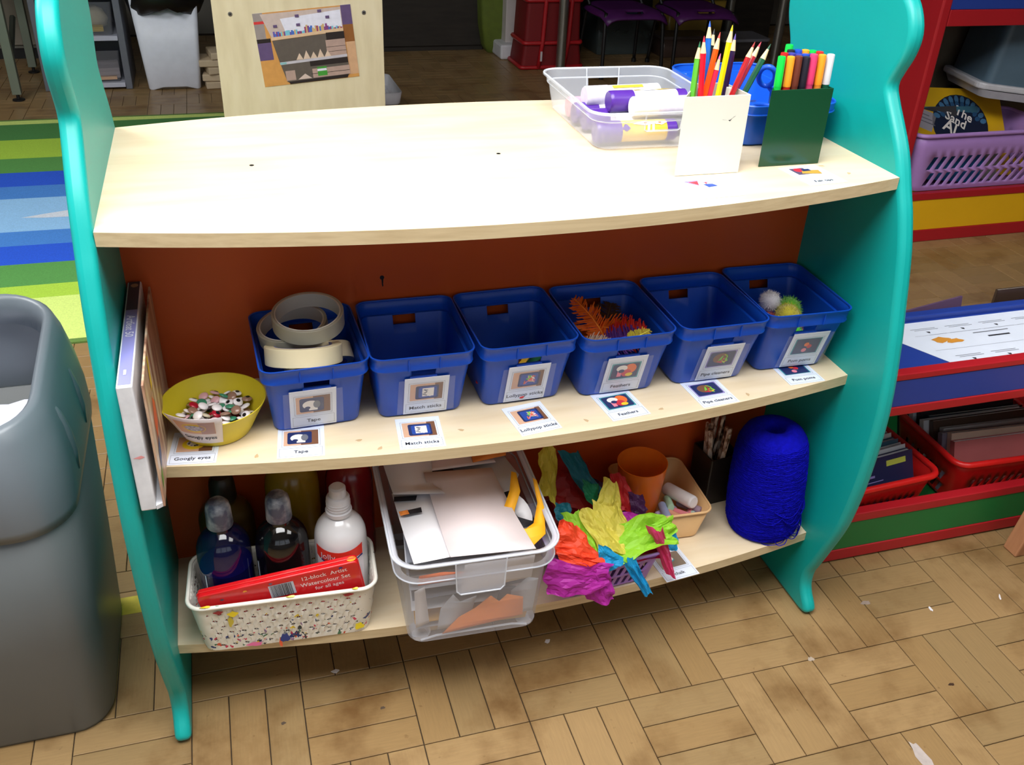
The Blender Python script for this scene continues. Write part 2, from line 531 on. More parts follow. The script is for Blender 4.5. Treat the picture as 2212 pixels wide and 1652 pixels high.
box('back_panel', 0.0, W_, 0.2005, 0.2185, Z1, Z2 - 0.018, ORANGE, unit)
box('back_panel', 0.0, W_, 0.2005, 0.2185, Z2, Z3 - 0.018, ORANGE, unit)
# drilled holes on top, one in the back panel with a dark run below it
for x, y in ((0.190, 0.210), (0.546, 0.204)):
    v, f = lathe([(0.0032, 0), (0.0032, 0.0004)], 14); add('screw_hole', v, f, BLACK, unit, loc=(x, y, Z3))
v, f = lathe([(0.0035, 0), (0.0035, 0.0004)], 14); add('screw_hole', v, f, BLACK, unit, loc=(0.365, 0.2004, 0.656), rot=(PI / 2, 0, 0))
flat('paint_run', [([(0, 0.002), (0.0016, 0), (0.001, -0.008), (0.0014, -0.011), (0.0, -0.013), (-0.001, -0.009), (-0.0014, 0)], BLACK)], unit, TR((0.3655, 0.2002, 0.653), (PI / 2, 0, 0)))

# ================================================================== tall grey bin, front left
GREYB = M('grey_bin_plastic', (94, 98, 99), rough=0.42, var=0.05, scale=6)
GREYL = M('grey_bin_lid_plastic', (102, 109, 116), rough=0.35, var=0.05, scale=6)
gb = thing('waste_bin', 'tall grey plastic waste bin with open hooded lid left of the shelf unit', 'bin', (-0.315, 0.165, 0))
v, f = shell([(0.0, 0.190, 0.150, 0.05), (0.012, 0.196, 0.156, 0.055), (0.2, 0.206, 0.170, 0.06), (0.448, 0.2165, 0.188, 0.07)], nc=6)
add('body', v, f, GREYB, gb, smooth='auto', solid=0.004)
rings = [(0.425, 0.2185, 0.191, 0.075), (0.440, 0.2205, 0.193, 0.08), (0.490, 0.2200, 0.192, 0.085), (0.540, 0.2150, 0.188, 0.09), (0.580, 0.2070, 0.182, 0.09), (0.604, 0.1980, 0.175, 0.085), (0.611, 0.1900, 0.168, 0.08), (0.605, 0.1830, 0.161, 0.07), (0.57, 0.1780, 0.157, 0.07)]
def tilt(v):
    out = []
    for x, y, z in v:
        k = max(0.0, (z - 0.475) / 0.14)
        out.append((x, y + 0.01 * k, z - 0.018 * k + 0.12 * k * (y + 0.03)))
    return out
v, f = shell(rings, nc=8, bottom=False)
add('lid', tilt(v), f, GREYL, gb, smooth=True, solid=0.003)
for yy in (-0.07, 0.05):     # finger grooves on the lid's flank
    pts = [(0.2065 - 0.020 * max(0, (z - 0.5) / 0.09) ** 2, yy, z) for z in (0.452, 0.48, 0.51, 0.54, 0.57)]
    v, f = tube(pts, [0.016, 0.018, 0.016, 0.013, 0.007], 10)
    add('grip_rib', v, f, GREYL, gb, smooth=True)
WASTE = M('bin_liner', (214, 216, 232), rough=0.35, var=0.08, scale=20, bump=0.6, bscale=20)
# rubbish inside
bl = thing('bin_liner', 'crumpled pale plastic liner inside the tall grey bin', 'bin liner', (-0.315, 0.165, 0.40))
g = []; n = 15
rr = random.Random(3)
for i in range(n):
    for j in range(n):
        x = -0.17 + 0.34 * i / (n - 1); y = -0.14 + 0.28 * j / (n - 1)
        e = max(abs(x) / 0.17, abs(y) / 0.14)
        g.append((x, y, 0.045 * e ** 3 + rr.uniform(-0.012, 0.012)))
fc = [(i * n + j, (i + 1) * n + j, (i + 1) * n + j + 1, i * n + j + 1) for i in range(n - 1) for j in range(n - 1)]
add('liner', g, fc, WASTE, bl, smooth=True)
for k, (x, y, z, a, b_) in enumerate([(-0.19, 0.10, 0.485, 0.5, 0.25), (-0.24, 0.15, 0.470, -0.4, -0.3)]):
    v, f = boxv(-0.045, 0.045, -0.03, 0.03, -0.0006, 0.0006)
    t = thing('waste_paper', ['pale scrap of card lying on top in the tall grey bin', 'white scrap of paper deeper in the tall grey bin'][k], 'paper', (x, y, z), (a, b_, 0.6 + k))
    add('sheet', v, f, M('scrap_card', (205, 208, 220), rough=0.6), t)
# ================================================================== picture cards
TAN = M('print_tan', (214, 170, 140), rough=0.5); BRN = M('print_brown', (120, 78, 52), rough=0.5)
NAVY = M('print_navy', (22, 38, 92), rough=0.5); PBLUE = M('print_blue', (30, 70, 160), rough=0.5)
PWHITE = M('print_white', (236, 230, 224), rough=0.5); PYEL = M('print_yellow', (232, 200, 40), rough=0.5)
PORG = M('print_orange', (232, 110, 40), rough=0.5); PRED = M('print_red', (200, 40, 60), rough=0.5)
PGRN = M('print_green', (120, 200, 60), rough=0.5); PPNK = M('print_pink', (230, 130, 150), rough=0.5)
PGRY = M('print_grey', (110, 112, 122), rough=0.5); PLILAC = M('print_lilac', (140, 130, 190), rough=0.5)
PTEAL = M('print_teal', (60, 150, 160), rough=0.5); LINE = M('print_line', (120, 122, 135), rough=0.6)
def sticks_print(cx, cy, w, h, cols, n, seed):
    r = random.Random(seed); out = []
    for i in range(n):
        x = cx + r.uniform(-w, w) * 0.7; y = cy + r.uniform(-h, h) * 0.7; a = r.uniform(0, PI); l = r.uniform(0.5, 0.9) * w; t = 0.0009
        dx, dy = math.cos(a) * l * 0.6, math.sin(a) * l * 0.6; nx, ny = -math.sin(a) * t, math.cos(a) * t
        out.append(([(x - dx - nx, y - dy - ny), (x + dx - nx, y + dy - ny), (x + dx + nx, y + dy + ny), (x - dx + nx, y - dy + ny)], cols[i % len(cols)]))
    return out
def rr_poly(cx, cy, hx, hy, r=0.003): return [(a + cx, b + cy) for a, b in rrect(hx, hy, r, 3)[0]]
PIX = {
    'tape': [(rect(-.024, -.010, .024, .026), BRN), (rect(-.024, -.010, .0, .026), TAN), (rr_poly(-.002, .008, .017, .0145), NAVY),
             (oval(-.004, .008, .011, .009), PWHITE), (rect(-.006, -.004, .006, .004), PWHITE), (oval(.005, .008, .005, .008), PGRY), (oval(-.008, .002, .004, .003), NAVY)],
    'match': [(rect(-.024, -.010, .024, .026), TAN), (rect(.012, -.010, .024, .026), BRN), (rr_poly(.001, .007, .017, .0145), NAVY), (rr_poly(.002, .007, .0135, .0115), PBLUE), (rect(-.006, -.002, .011, .016), PWHITE)] + sticks_print(.003, .007, .009, .008, [PGRY, PWHITE], 9, 1),
    'lolly': [(rect(-.024, -.010, .024, .026), TAN), (rect(.016, -.010, .024, .026), BRN), (rr_poly(.002, .008, .0165, .015), NAVY), (rr_poly(.002, .008, .0135, .012), PBLUE)] + sticks_print(.002, .008, .010, .009, [PORG, TAN, PPNK, PGRN, PWHITE], 18, 2),
    'feather': [(rect(-.024, -.010, .024, .026), PTEAL), (rr_poly(0, .008, .022, .016), NAVY), (oval(.008, .012, .010, .011), PORG), (oval(-.006, .014, .009, .007), PWHITE), (oval(.003, .003, .008, .008), PRED), (rect(-.012, -.004, -.005, .008), PPNK), (oval(.008, -.001, .006, .004), PYEL), (oval(-.006, .008, .005, .004), NAVY)],
    'pipe': [(rect(-.024, -.010, .024, .026), PLILAC), (rr_poly(0, .008, .022, .016), NAVY), (oval(-.002, .010, .013, .011), BRN)] + sticks_print(.002, .007, .012, .010, [PGRN, PRED, BRN, PGRN, PYEL], 14, 3),
    'pom': [(rect(-.024, -.010, .024, .026), PTEAL), (rect(-.022, -.009, .022, .025), NAVY)] + [(oval(.002 + .009 * math.cos(k * 2.1) * (k % 3 + 1) / 3, .007 + .009 * math.sin(k * 2.1) * (k % 3 + 1) / 3, .0045, .0045, 10), [PORG, PPNK, PRED, PTEAL, PGRN][k % 5]) for k in range(13)],
    'eyes': [(rect(-.024, -.010, .024, .026), BRN), (rect(-.024, -.010, .006, .026), TAN), (oval(-.002, .008, .016, .013), PYEL), (oval(-.001, .010, .011, .008), PWHITE)] + [(oval(-.001 + .008 * math.cos(k * 2.4), .010 + .006 * math.sin(k * 2.4), .002, .0017, 8), [INK, PLILAC][k % 2]) for k in range(12)],
    'chalk': [(rect(-.024, -.010, .024, .026), M('print_taupe', (128, 112, 98))), (rect(-.024, -.010, -.002, .026), M('print_taupe_light', (168, 156, 146))), (oval(.002, .008, .007, .005), PTEAL), (oval(.004, .010, .004, .004), PWHITE)],
    'pens': [(rect(-.020, .004, .004, .030), M('print_slate', (86, 72, 100))), (oval(-.008, .022, .008, .008), PRED), ([(-.012, .008), (.018, .0), (.022, .016), (-.004, .020)], M('print_gold', (190, 150, 60))), (rect(-.004, .016, .010, .024), NAVY)],
    'pencils': [([(-.026, .028), (-.002, .030), (-.010, .008)], PLILAC), ([(-.020, .024), (-.004, .026), (-.010, .010)], PRED), ([(-.002, .012), (.012, .012), (.016, .002), (.0, .0)], PBLUE)] + sticks_print(.006, .018, .006, .004, [PRED, PLILAC], 5, 9),
}
CW, CH = 0.0325, 0.039
def card(name, label, loc, rot, pic, words, base=UP, laminate=True, tail=0.0):
    t = thing(name, label, 'card', loc, rot, 'picture label cards')
    v, f = prism([(-CW, -CH), (CW, -CH), (CW, CH), (-CW, CH)], 0, 0.0004, 'z')
    v = [tuple(base @ Vector(p)) for p in v]
    add('sheet', v, f, WHITE, t)
    b = base @ TR((0, 0, 0.00055))
    fr = 0.0004
    lines = []
    for (x0, y0, x1, y1) in ((-.0265, -.013, .0265, .0285), (-.0295, -.036, .0295, -.0165)):
        lines += [(rect(x0, y0, x1, y0 + fr), LINE), (rect(x0, y1 - fr, x1, y1), LINE), (rect(x0, y0, x0 + fr, y1), LINE), (rect(x1 - fr, y0, x1, y1), LINE)]
    flat('picture', lines + PIX[pic], t, b, step=0.00002)
    if words:
        lettering('caption', words, 0.0098, INK, t, base @ TR((0.0, -0.0262, 0.0008)), bold=0.012)
    return t
# cards lying on the shelves: centre, turn
def lay(label, x, y, z, turn, pic, words):
    return card('picture_card', label, (x, y, z + 0.0003), (0, 0, turn), pic, words)
lay('yellow bowl photo card lying flat under the front of the yellow bowl', 0.0690, 0.0300, Z2, -0.13, 'eyes', 'Googly eyes')
lay('tape photo card lying flat in front of the tape bin', 0.2125, 0.0120, Z2, -0.10, 'tape', 'Tape')
lay('match sticks photo card lying flat in front of the second blue bin', 0.3800, -0.0050, Z2, -0.08, 'match', 'Match sticks')
lay('lollypop sticks photo card lying flat in front of its blue bin', 0.5490, -0.0060, Z2, 0.13, 'lolly', 'Lollypop sticks')
lay('feathers photo card lying flat in front of the feather bin', 0.6940, 0.0000, Z2, 0.11, 'feather', 'Feathers')
lay('pipe cleaners photo card lying flat in front of its blue bin', 0.8470, 0.0020, Z2, 0.07, 'pipe', 'Pipe cleaners')
lay('pom poms photo card lying flat in front of the rightmost blue bin', 1.0190, 0.0300, Z2, 0.01, 'pom', 'Pom poms')
lay('pencil photo card lying flat before the white pencil pot', 0.7950, 0.0100, Z3, 0.05, 'pencils', None)
lay('pen photo card lying flat before the green pen pot', 0.9735, 0.0320, Z3, 0.09, 'pens', 'Felt tips')
lay('chalk photo card lying on the bottom shelf beside the lilac basket', 0.8210, -0.0170, Z1, 0.10, 'chalk', 'chalk')
# brown tape residue flecks round the cards
RES = M('tape_residue', (196, 166, 126), rough=0.6)
for k, (x, y, z) in enumerate([(0.292, -0.004, Z2), (0.150, -0.010, Z2), (0.440, -0.012, Z2), (0.318, -0.030, Z2), (0.628, -0.030, Z2), (0.752, -0.026, Z2), (0.905, -0.018, Z2), (1.012, 0.068, Z3), (1.034, 0.030, Z3)]):
    add('tape_residue', [(0.0045 * math.cos(a) * (1 + 0.4 * math.sin(3 * a + k)), 0.0028 * math.sin(a), 0.00025) for a in [2 * PI * i / 9 for i in range(9)]], [tuple(range(9))], RES, unit, loc=(x, y, z), rot=(0, 0, k * 1.3))

# ================================================================== blue storage bins
BINX = [0.2385, 0.3925, 0.5475, 0.7020, 0.8605, 1.0145]
BINY = [0.1005, 0.0985, 0.0985, 0.0900, 0.0910, 0.0985]
ZB = Z2 + 0.0016
def bin_shell():
    fx = (-0.36, -0.33, 0.33, 0.36)
    rings = [(0.0, 0.059, 0.0545, 0.012), (0.003, 0.0615, 0.057, 0.014), (0.064, 0.0665, 0.0745, 0.015), (0.0805, 0.068, 0.080, 0.015), (0.0945, 0.0688, 0.0845, 0.015),
             (0.0946, 0.0735, 0.0893, 0.019), (0.0965, 0.0742, 0.0900, 0.019), (0.1000, 0.0730, 0.0890, 0.018), (0.1140, 0.0736, 0.0916, 0.018), (0.1160, 0.0752, 0.0935, 0.019), (0.1185, 0.0755, 0.0938, 0.019), (0.1187, 0.0735, 0.0918, 0.018), (0.117, 0.0722, 0.0905, 0.017)]
    return shell(rings, fx, (), 5, lambda s, i, row: s in 'fb' and i == 2 and row == 3)
bv, bf = bin_shell()
rv = []
for sgn in (-1, 1):       # raised bars either side of the grip on the rim band, and the grip's lip
    for x in (-0.0225, 0.0225):
        rv.append(('rim_bar', boxv(x - 0.0007, x + 0.0007, sgn * 0.0912 - 0.0012, sgn * 0.0912 + 0.0012, 0.0960, 0.1160)))
    rv.append(('grip_lip', boxv(-0.0195, 0.0195, sgn * 0.0802 - 0.0015, sgn * 0.0802 + 0.0015, 0.0775, 0.0805)))
bin_lab = ['blue plastic bin of tape rolls, leftmost of the six blue bins', 'blue plastic bin with the match sticks card', 'blue plastic bin with the lollypop sticks card', 'blue plastic bin of feathers with the feathers card', 'empty looking blue plastic bin with the pipe cleaners card', 'blue plastic bin of pom poms, rightmost of the six blue bins']
cards6 = [('tape', 'Tape', -0.004), ('match', 'Match sticks', 0.004), ('lolly', 'Lollypop sticks', 0.003), ('feather', 'Feathers', 0.002), ('pipe', 'Pipe cleaners', 0.008), ('pom', 'Pom poms', 0.012)]
b0 = None; lips = []
for i in range(6):
    t = thing('storage_bin', bin_lab[i], 'bin', (BINX[i], BINY[i], ZB), (0, 0, [0.03, -0.02, 0.02, 0.0, 0.0, -0.03][i]), 'blue storage bins')
    if b0 is None:
        b0 = add('body', bv, bf, BLUEP, t, smooth='auto', solid=0.0018)
        lips = [add(nm_, q_[0], q_[1], BLUEP, t) for nm_, q_ in rv]
    else:
        c = b0.copy(); COL.objects.link(c); c.parent = t
        for q_ in lips:
            c = q_.copy(); COL.objects.link(c); c.parent = t
    # card taped to the front face
    sl = math.atan2(0.0845 - 0.057, 0.0895 - 0.003)
    ct = card('picture_card', ['tape', 'match sticks', 'lollypop sticks', 'feathers', 'pipe cleaners', 'pom poms'][i] + ' photo card taped to the front of its blue bin',
         (BINX[i] + cards6[i][2], BINY[i] - 0.0700, ZB + 0.0405), (PI / 2 + sl, 0, [0.03, -0.02, 0.02, 0.0, 0.0, -0.03][i]), cards6[i][0], cards6[i][1])
    v, f = prism([(-0.042, -0.0375), (0.043, -0.036), (0.041, 0.037), (-0.041, 0.036)], 0.0010, 0.00108, 'z')
    add('clear_tape', v, f, LAM, ct)

# contents -------------------------------------------------------------
CREAM = M('masking_tape', (226, 214, 178), rough=0.6, var=0.03)
CARDB = M('tape_core_card', (150, 142, 134), rough=0.7)
def tape(name, label, loc, rot, r0, r1, h, mat, core):
    t = thing(name, label, 'tape roll', loc, rot, 'rolls of tape in the bin')
    v, f = ring(r0 + 0.002, r1, h); add('winding', v, f, mat, t, smooth='auto', bevel=0.0006)
    v, f = ring(r0, r0 + 0.002, h); add('core', v, f, core, t, smooth='auto')
    return t
CLT = M('clear_tape_roll', (176, 172, 156), rough=0.28, var=0.04, clear=0.22)
CLC = M('clear_tape_core', (196, 192, 186), rough=0.5, var=0.03)
PCORE = M('printed_core', (120, 120, 170), rough=0.6, var=0.35, scale=90)
tape('masking_tape_roll', 'cream masking tape roll resting on the front of the tape bin', (0.2290, 0.0580, ZB + 0.100), (-0.36, 0.05, 0), 0.038, 0.0535, 0.025, CREAM, PCORE)
tape('masking_tape_roll', 'cream masking tape roll half hidden behind the front one', (0.2540, 0.0950, ZB + 0.066), (-0.75, -0.20, 0), 0.038, 0.0510, 0.025, CREAM, PCORE)
tape('clear_tape_roll', 'clear tape roll on the very top of the tape pile', (0.2420, 0.0900, ZB + 0.142), (0.13, -0.04, 0), 0.0440, 0.0500, 0.022, CLT, CLC)
tape('clear_tape_roll', 'clear tape roll below and left of the topmost roll', (0.2220, 0.1080, ZB + 0.117), (0.06, -0.13, 0), 0.0440, 0.0500, 0.022, CLT, CLC)
# match sticks and lollypop sticks
SPINE = M('match_wood', (226, 206, 170), rough=0.7)
for k, (x, y, z, a) in enumerate([(0.395, 0.075, 0.006, 0.4), (0.385, 0.09, 0.006, -0.6), (0.405, 0.10, 0.010, 1.3)]):
    t = thing('match_stick', 'thin pale match stick at the bottom of the second blue bin', 'match stick', (x, y, ZB + z), (0, 0.1 * k, a), 'match sticks')
    v, f = boxv(-0.021, 0.021, -0.0011, 0.0011, -0.0011, 0.0011); add('stick', v, f, SPINE, t)
LC = {'orange': (232, 118, 40), 'red': (196, 40, 44), 'green': (40, 128, 90), 'yellow': (220, 180, 50), 'teal': (24, 110, 120), 'plain wood': (214, 184, 140), 'purple': (110, 50, 120)}
rr = random.Random(11)
lol = [('orange', 0.548, 0.085, 0.040, 1.45, 0.75), ('red', 0.570, 0.070, 0.022, 0.9, -0.3), ('green', 0.560, 0.090, 0.030, 0.35, -0.2), ('yellow', 0.556, 0.080, 0.040, 0.75, -0.35), ('teal', 0.550, 0.105, 0.026, 0.2, -0.12), ('plain wood', 0.530, 0.070, 0.016, 0.1, 0), ('purple', 0.575, 0.095, 0.018, -0.4, 0.1), ('red', 0.525, 0.060, 0.020, -0.3, 0.12), ('orange', 0.555, 0.066, 0.012, 0.6, 0), ('plain wood', 0.560, 0.10, 0.010, -0.2, 0)]
wh = ['upright against the front grip', 'lying across the bin', 'lying on top', 'lying across the top', 'at the back', 'at the left', 'at the back right', 'near the left side', 'underneath', 'underneath']
for k, (c, x, y, z, a, b_) in enumerate(lol):
    t = thing('lollypop_stick', c + ' lollypop stick ' + wh[k] + ' in the lollypop bin', 'craft stick', (x, y, ZB + z), (0, b_, a), 'lollypop sticks')
    v, f = prism([(p, q) for p, q in rrect(0.044, 0.005, 0.0049, 4)[0]], -0.001, 0.001, 'z'); add('stick', v, f, M('stick_' + c.replace(' ', '_'), LC[c], rough=0.6), t)

# feathers
def feather(label, loc, rot, L_, W2, col, curl=0.25, seed=0):
    r = random.Random(seed)
    t = thing('feather', label, 'feather', loc, rot, 'craft feathers')
    n = 64
    V = []; F = []
    sp = lambda u: Vector((u * L_, 0, curl * L_ * u * u))
    for s in (-1, 1):
        for i in range(n):                      # barbs as separate thin blades
            u0 = 0.08 + 0.9 * i / n; u1 = u0 + 0.9 / n * 1.15
            w = W2 * (math.sin(PI * min(1, u0 ** 0.7 * 1.02)) ** 0.6 + 0.15) * r.uniform(0.6, 1.2)
            a = sp(u0); b = sp(u1)
            tipo = Vector((0.35 * w + r.uniform(-.002, .002), s * w, r.uniform(-0.35, 0.35) * w - 0.25 * w))
            k = len(V)
            V += [tuple(a), tuple(b), tuple(b + tipo), tuple(a + tipo * 0.92 - Vector((0.001, 0, 0)))]
            F.append((k, k + 1, k + 2, k + 3))
    add('barbs', V, F, thin('feather_' + col[0], col[1], tl=0.45), t)
    v, f = tube([tuple(sp(q / 6 * 0.97)) for q in range(7)], [0.0012 - 0.00014 * q for q in range(7)], 6)
    add('quill', v, f, M('quill_' + col[0], [min(255, int(c * 1.15 + 15)) for c in col[1]], rough=0.5), t)
FC = {'orange': ('orange', (250, 118, 20)), 'red': ('red', (214, 40, 26)), 'purple': ('purple', (86, 34, 130)), 'yellow': ('yellow', (222, 206, 70)), 'brown': ('brown', (74, 44, 26)), 'cream': ('cream', (214, 190, 170)), 'gold': ('gold', (226, 160, 30))}
bx_, by_ = BINX[3], BINY[3]
feather('large upright orange feather, tallest in the feather bin', (bx_ - 0.004, by_ - 0.010, ZB + 0.062), (0, -1.05, 2.25), 0.085, 0.026, FC['orange'], -0.35, 1)
feather('orange feather fanning right in the feather bin', (bx_ - 0.016, by_ + 0.016, ZB + 0.082), (0.5, 0.10, -0.45), 0.070, 0.024, FC['orange'], 0.1, 2)
feather('gold feather leaning left in the feather bin', (bx_ - 0.004, by_ + 0.020, ZB + 0.055), (0.3, -0.42, 2.8), 0.060, 0.022, FC['gold'], 0.1, 3)
feather('red feather lying across the middle of the feather bin', (bx_ - 0.010, by_ - 0.015, ZB + 0.084), (0.4, -0.05, -0.1), 0.066, 0.026, FC['red'], 0.05, 4)
feather('purple feather along the front of the feather bin', (bx_ - 0.032, by_ - 0.040, ZB + 0.080), (0.5, -0.06, 0.15), 0.075, 0.022, FC['purple'], 0.12, 5)
feather('purple feather by the right end of the feather bin', (bx_ + 0.010, by_ - 0.030, ZB + 0.082), (0.2, -0.04, 0.3), 0.048, 0.016, FC['purple'], 0.1, 6)
feather('yellow curled feather at the right front of the feather bin', (bx_ + 0.012, by_ - 0.046, ZB + 0.084), (0.6, -0.10, 0.25), 0.040, 0.011, FC['yellow'], 0.3, 7)
feather('dark brown feather at the back of the feather bin', (bx_ + 0.005, by_ + 0.030, ZB + 0.060), (0.3, -0.80, 0.9), 0.055, 0.022, FC['brown'], -0.2, 8)
feather('cream feather in the front left corner of the feather bin', (bx_ - 0.055, by_ - 0.034, ZB + 0.080), (0.6, -0.02, -0.35), 0.042, 0.018, FC['cream'], 0.1, 9)
feather('yellow green feather behind the orange one', (bx_ - 0.044, by_ + 0.012, ZB + 0.050), (0.2, -0.35, 0.6), 0.050, 0.016, FC['yellow'], -0.1, 10)
# pipe cleaners, hardly seen in their bin
for k, (c, col) in enumerate([('green', (90, 170, 60)), ('red', (170, 40, 40)), ('purple', (90, 50, 120))]):
    pts = [(0.035 * math.cos(0.5 * q + k), 0.03 * math.sin(0.5 * q + k * 1.7), 0.008 + 0.004 * k + 0.003 * math.sin(q)) for q in range(9)]
    t = thing('pipe_cleaner', c + ' pipe cleaner curled at the bottom of its blue bin', 'pipe cleaner', (BINX[4], BINY[4] - 0.01, ZB + 0.004), (0, 0, 0), 'pipe cleaners')
    v, f = tube(spline(pts, 4), 0.0024, 6); add('wire', v, f, M('pipe_' + c, col, rough=0.95, sheen=0.5), t, smooth=True)
# pom poms
def pompom(label, loc, r, col, seed):
    t = thing('pom_pom', label, 'pom pom', loc, (0.3 * seed, 0.5 * seed, seed), 'pom poms')
    q = random.Random(seed)
    V = []; F = []
    N1 = 1300
    for i in range(N1):                          # fibres
        zz = 1 - 2 * (i + 0.5) / N1; a = i * 2.399963
        d = Vector((math.sqrt(1 - zz * zz) * math.cos(a), math.sqrt(1 - zz * zz) * math.sin(a), zz))
        s = d.orthogonal().normalized() * r * 0.045
        s.rotate(Matrix.Rotation(q.uniform(0, PI), 3, d))
        tip = (d + Vector((q.uniform(-.12, .12), q.uniform(-.12, .12), q.uniform(-.12, .12)))) * r * q.uniform(0.93, 1.05)
        k = len(V); V += [tuple(d * r * 0.55 - s), tuple(d * r * 0.55 + s), tuple(tip)]; F.append((k, k + 1, k + 2))
    add('fluff', V, F, M('pompom_%02x%02x%02x' % col, col, rough=0.95, sheen=0.6), t)
    v, f = lathe([(0.0005, -r * 0.86), (r * 0.5, -r * 0.7), (r * 0.8, -r * 0.3), (r * 0.86, 0), (r * 0.8, r * 0.3), (r * 0.5, r * 0.7), (0.0005, r * 0.86)], 16)
    add('heart', v, f, _mats['pompom_%02x%02x%02x' % col], t, smooth=True)
px_, py_ = BINX[5], BINY[5]
pompom('white pom pom on top of the others in the rightmost bin', (px_ - 0.026, py_ - 0.004, ZB + 0.100), 0.0185, (216, 212, 218), 1)
pompom('lime green pom pom behind the yellow one', (px_ + 0.004, py_ - 0.016, ZB + 0.088), 0.0225, (96, 170, 24), 2)
pompom('dull yellow pom pom at the front of the rightmost bin', (px_ - 0.014, py_ - 0.042, ZB + 0.090), 0.0225, (184, 172, 46), 3)
pompom('small dark red pom pom under the white one', (px_ - 0.038, py_ - 0.030, ZB + 0.078), 0.0160, (140, 20, 30), 4)
pompom('bright green pom pom low behind the grip of the rightmost bin', (px_ - 0.004, py_ - 0.050, ZB + 0.062), 0.0175, (70, 190, 40), 5)
pompom('pink pom pom deep in the rightmost bin', (px_ + 0.028, py_ - 0.004, ZB + 0.046), 0.018, (206, 110, 140), 6)
pompom('orange pom pom deep in the rightmost bin', (px_ - 0.030, py_ + 0.010, ZB + 0.050), 0.019, (226, 110, 40), 7)

# ================================================================== yellow bowl of googly eyes
YEL = M('yellow_plastic', (208, 190, 42), rough=0.38, var=0.04, scale=12)
bw = thing('bowl', 'yellow plastic bowl of googly eyes beside the flat art box', 'bowl', (0.1010, 0.0720, Z2 + 0.0010))
v, f = lathe([(0.046, 0.0), (0.048, 0.002), (0.059, 0.025), (0.0705, 0.047), (0.0718, 0.0500), (0.0705, 0.0502), (0.0690, 0.047), (0.0575, 0.025), (0.046, 0.004)], 56)
add('body', v, f, YEL, bw, smooth='auto')
rr = random.Random(21)
ecol = [('white', (226, 220, 222)), ('white', (226, 220, 222)), ('pink', (206, 160, 166)), ('red', (160, 24, 44)), ('green', (60, 130, 100)), ('brown', (140, 108, 92)), ('white', (226, 220, 222)), ('cream', (206, 194, 168)), ('pink', (196, 120, 130)), ('white', (226, 220, 222)), ('white', (226, 220, 222)), ('pink', (206, 160, 166)), ('brown', (140, 108, 92)), ('white', (226, 220, 222))]
emesh = {}
for c, col in ecol:
    if c in emesh: continue
    v, f = lathe([(0.0068, 0), (0.0074, 0.0006), (0.0072, 0.0016), (0.0055, 0.0030), (0.002, 0.0036), (0.0004, 0.0037)], 16)
    n0 = len(f)
    v2, f2 = lathe([(0.0034, -0.0), (0.0034, 0.0030)], 12)
    me = bpy.data.meshes.new('googly_eye'); me.from_pydata(v, [], f); me.materials.append(M('eye_' + c, col, rough=0.2)); me.polygons.foreach_set('use_smooth', [True] * len(me.polygons)); me.update()
    mp_ = bpy.data.meshes.new('pupil'); v2, f2 = lathe([(0.0030, 0.0), (0.0030, 0.0004)], 12); mp_.from_pydata(v2, [], f2); mp_.materials.append(BLACK); mp_.update()
    emesh[c] = (me, mp_)
placed = []
tries = 0
layers = [(0.003, 0.040, 14), (0.009, 0.044, 20), (0.015, 0.048, 28), (0.021, 0.051, 34), (0.027, 0.050, 28), (0.032, 0.034, 10)]
for z, R_, cnt in layers:
    got = 0
    for _ in range(200):
        if got >= cnt: break
        a = rr.uniform(0, 2 * PI); q = R_ * math.sqrt(rr.uniform(0, 1))
        x, y = q * math.cos(a) + 0.003, q * math.sin(a) - 0.002
        if math.hypot(x, y) > R_: continue
        if any(abs(z - c) < 0.003 and math.hypot(x - a_, y - b_) < 0.0105 for a_, b_, c in placed): continue
        placed.append((x, y, z)); got += 1
        c, col = ecol[rr.randrange(len(ecol))]
        t = thing('googly_eye', 'small round ' + c + ' googly eye in the yellow bowl', 'googly eye', (0.1010 + x, 0.0720 + y, Z2 + 0.004 + z), (rr.uniform(-.6, .6), rr.uniform(-.6, .6), 0), 'googly eyes in the yellow bowl')
        add('shell', None, None, None, t, me=emesh[c][0])
        if rr.random() < 0.35: add('pupil', None, None, None, t, me=emesh[c][1], loc=(rr.uniform(-.0015, .0015), rr.uniform(-.0015, .0015), 0.0035))
# bent card hooked over the bowl's front
def bent(u, v):       # u,v in card coords -> position on the bowl's flank
    a = -PI / 2 - 0.36 + u / 0.066
    z = 0.037 + v
    rad = 0.0475 + 0.49 * (0.037 + v) + 0.0022
    return Vector((rad * math.cos(a), rad * math.sin(a) , z))
bc = thing('picture_card', 'bent yellow bowl photo card stuck to the front of the yellow bowl', 'card', (0.1010, 0.0720, Z2 + 0.0020), group='picture label cards')
def bent_grid(x0, y0, x1, y1, off, nu=10, nv=4):
    V = []; F = []
    for i in range(nu + 1):
        for j in range(nv + 1):
            u = x0 + (x1 - x0) * i / nu; w = y0 + (y1 - y0) * j / nv
            p = bent(u, w); d = Vector((p.x, p.y, -0.02)).normalized(); V.append(tuple(p + d * off))
    for i in range(nu):
        for j in range(nv):
            k = i * (nv + 1) + j; F.append((k, k + nv + 1, k + nv + 2, k + 1))
    return V, F
v, f = bent_grid(-CW, -0.026, CW, 0.032, 0.0003); add('sheet', v, f, M('curled_card', (224, 216, 218), rough=0.4, var=0.03), bc, smooth=True, solid=0.0004, soff=0)
v, f = bent_grid(-.024, -0.003, .024, 0.024, 0.0009); add('photo', v, f, TAN, bc, smooth=True)
v, f = bent_grid(.006, -0.0025, .0235, 0.0235, 0.0011); add('photo', v, f, M('print_mauve', (176, 140, 136)), bc, smooth=True)
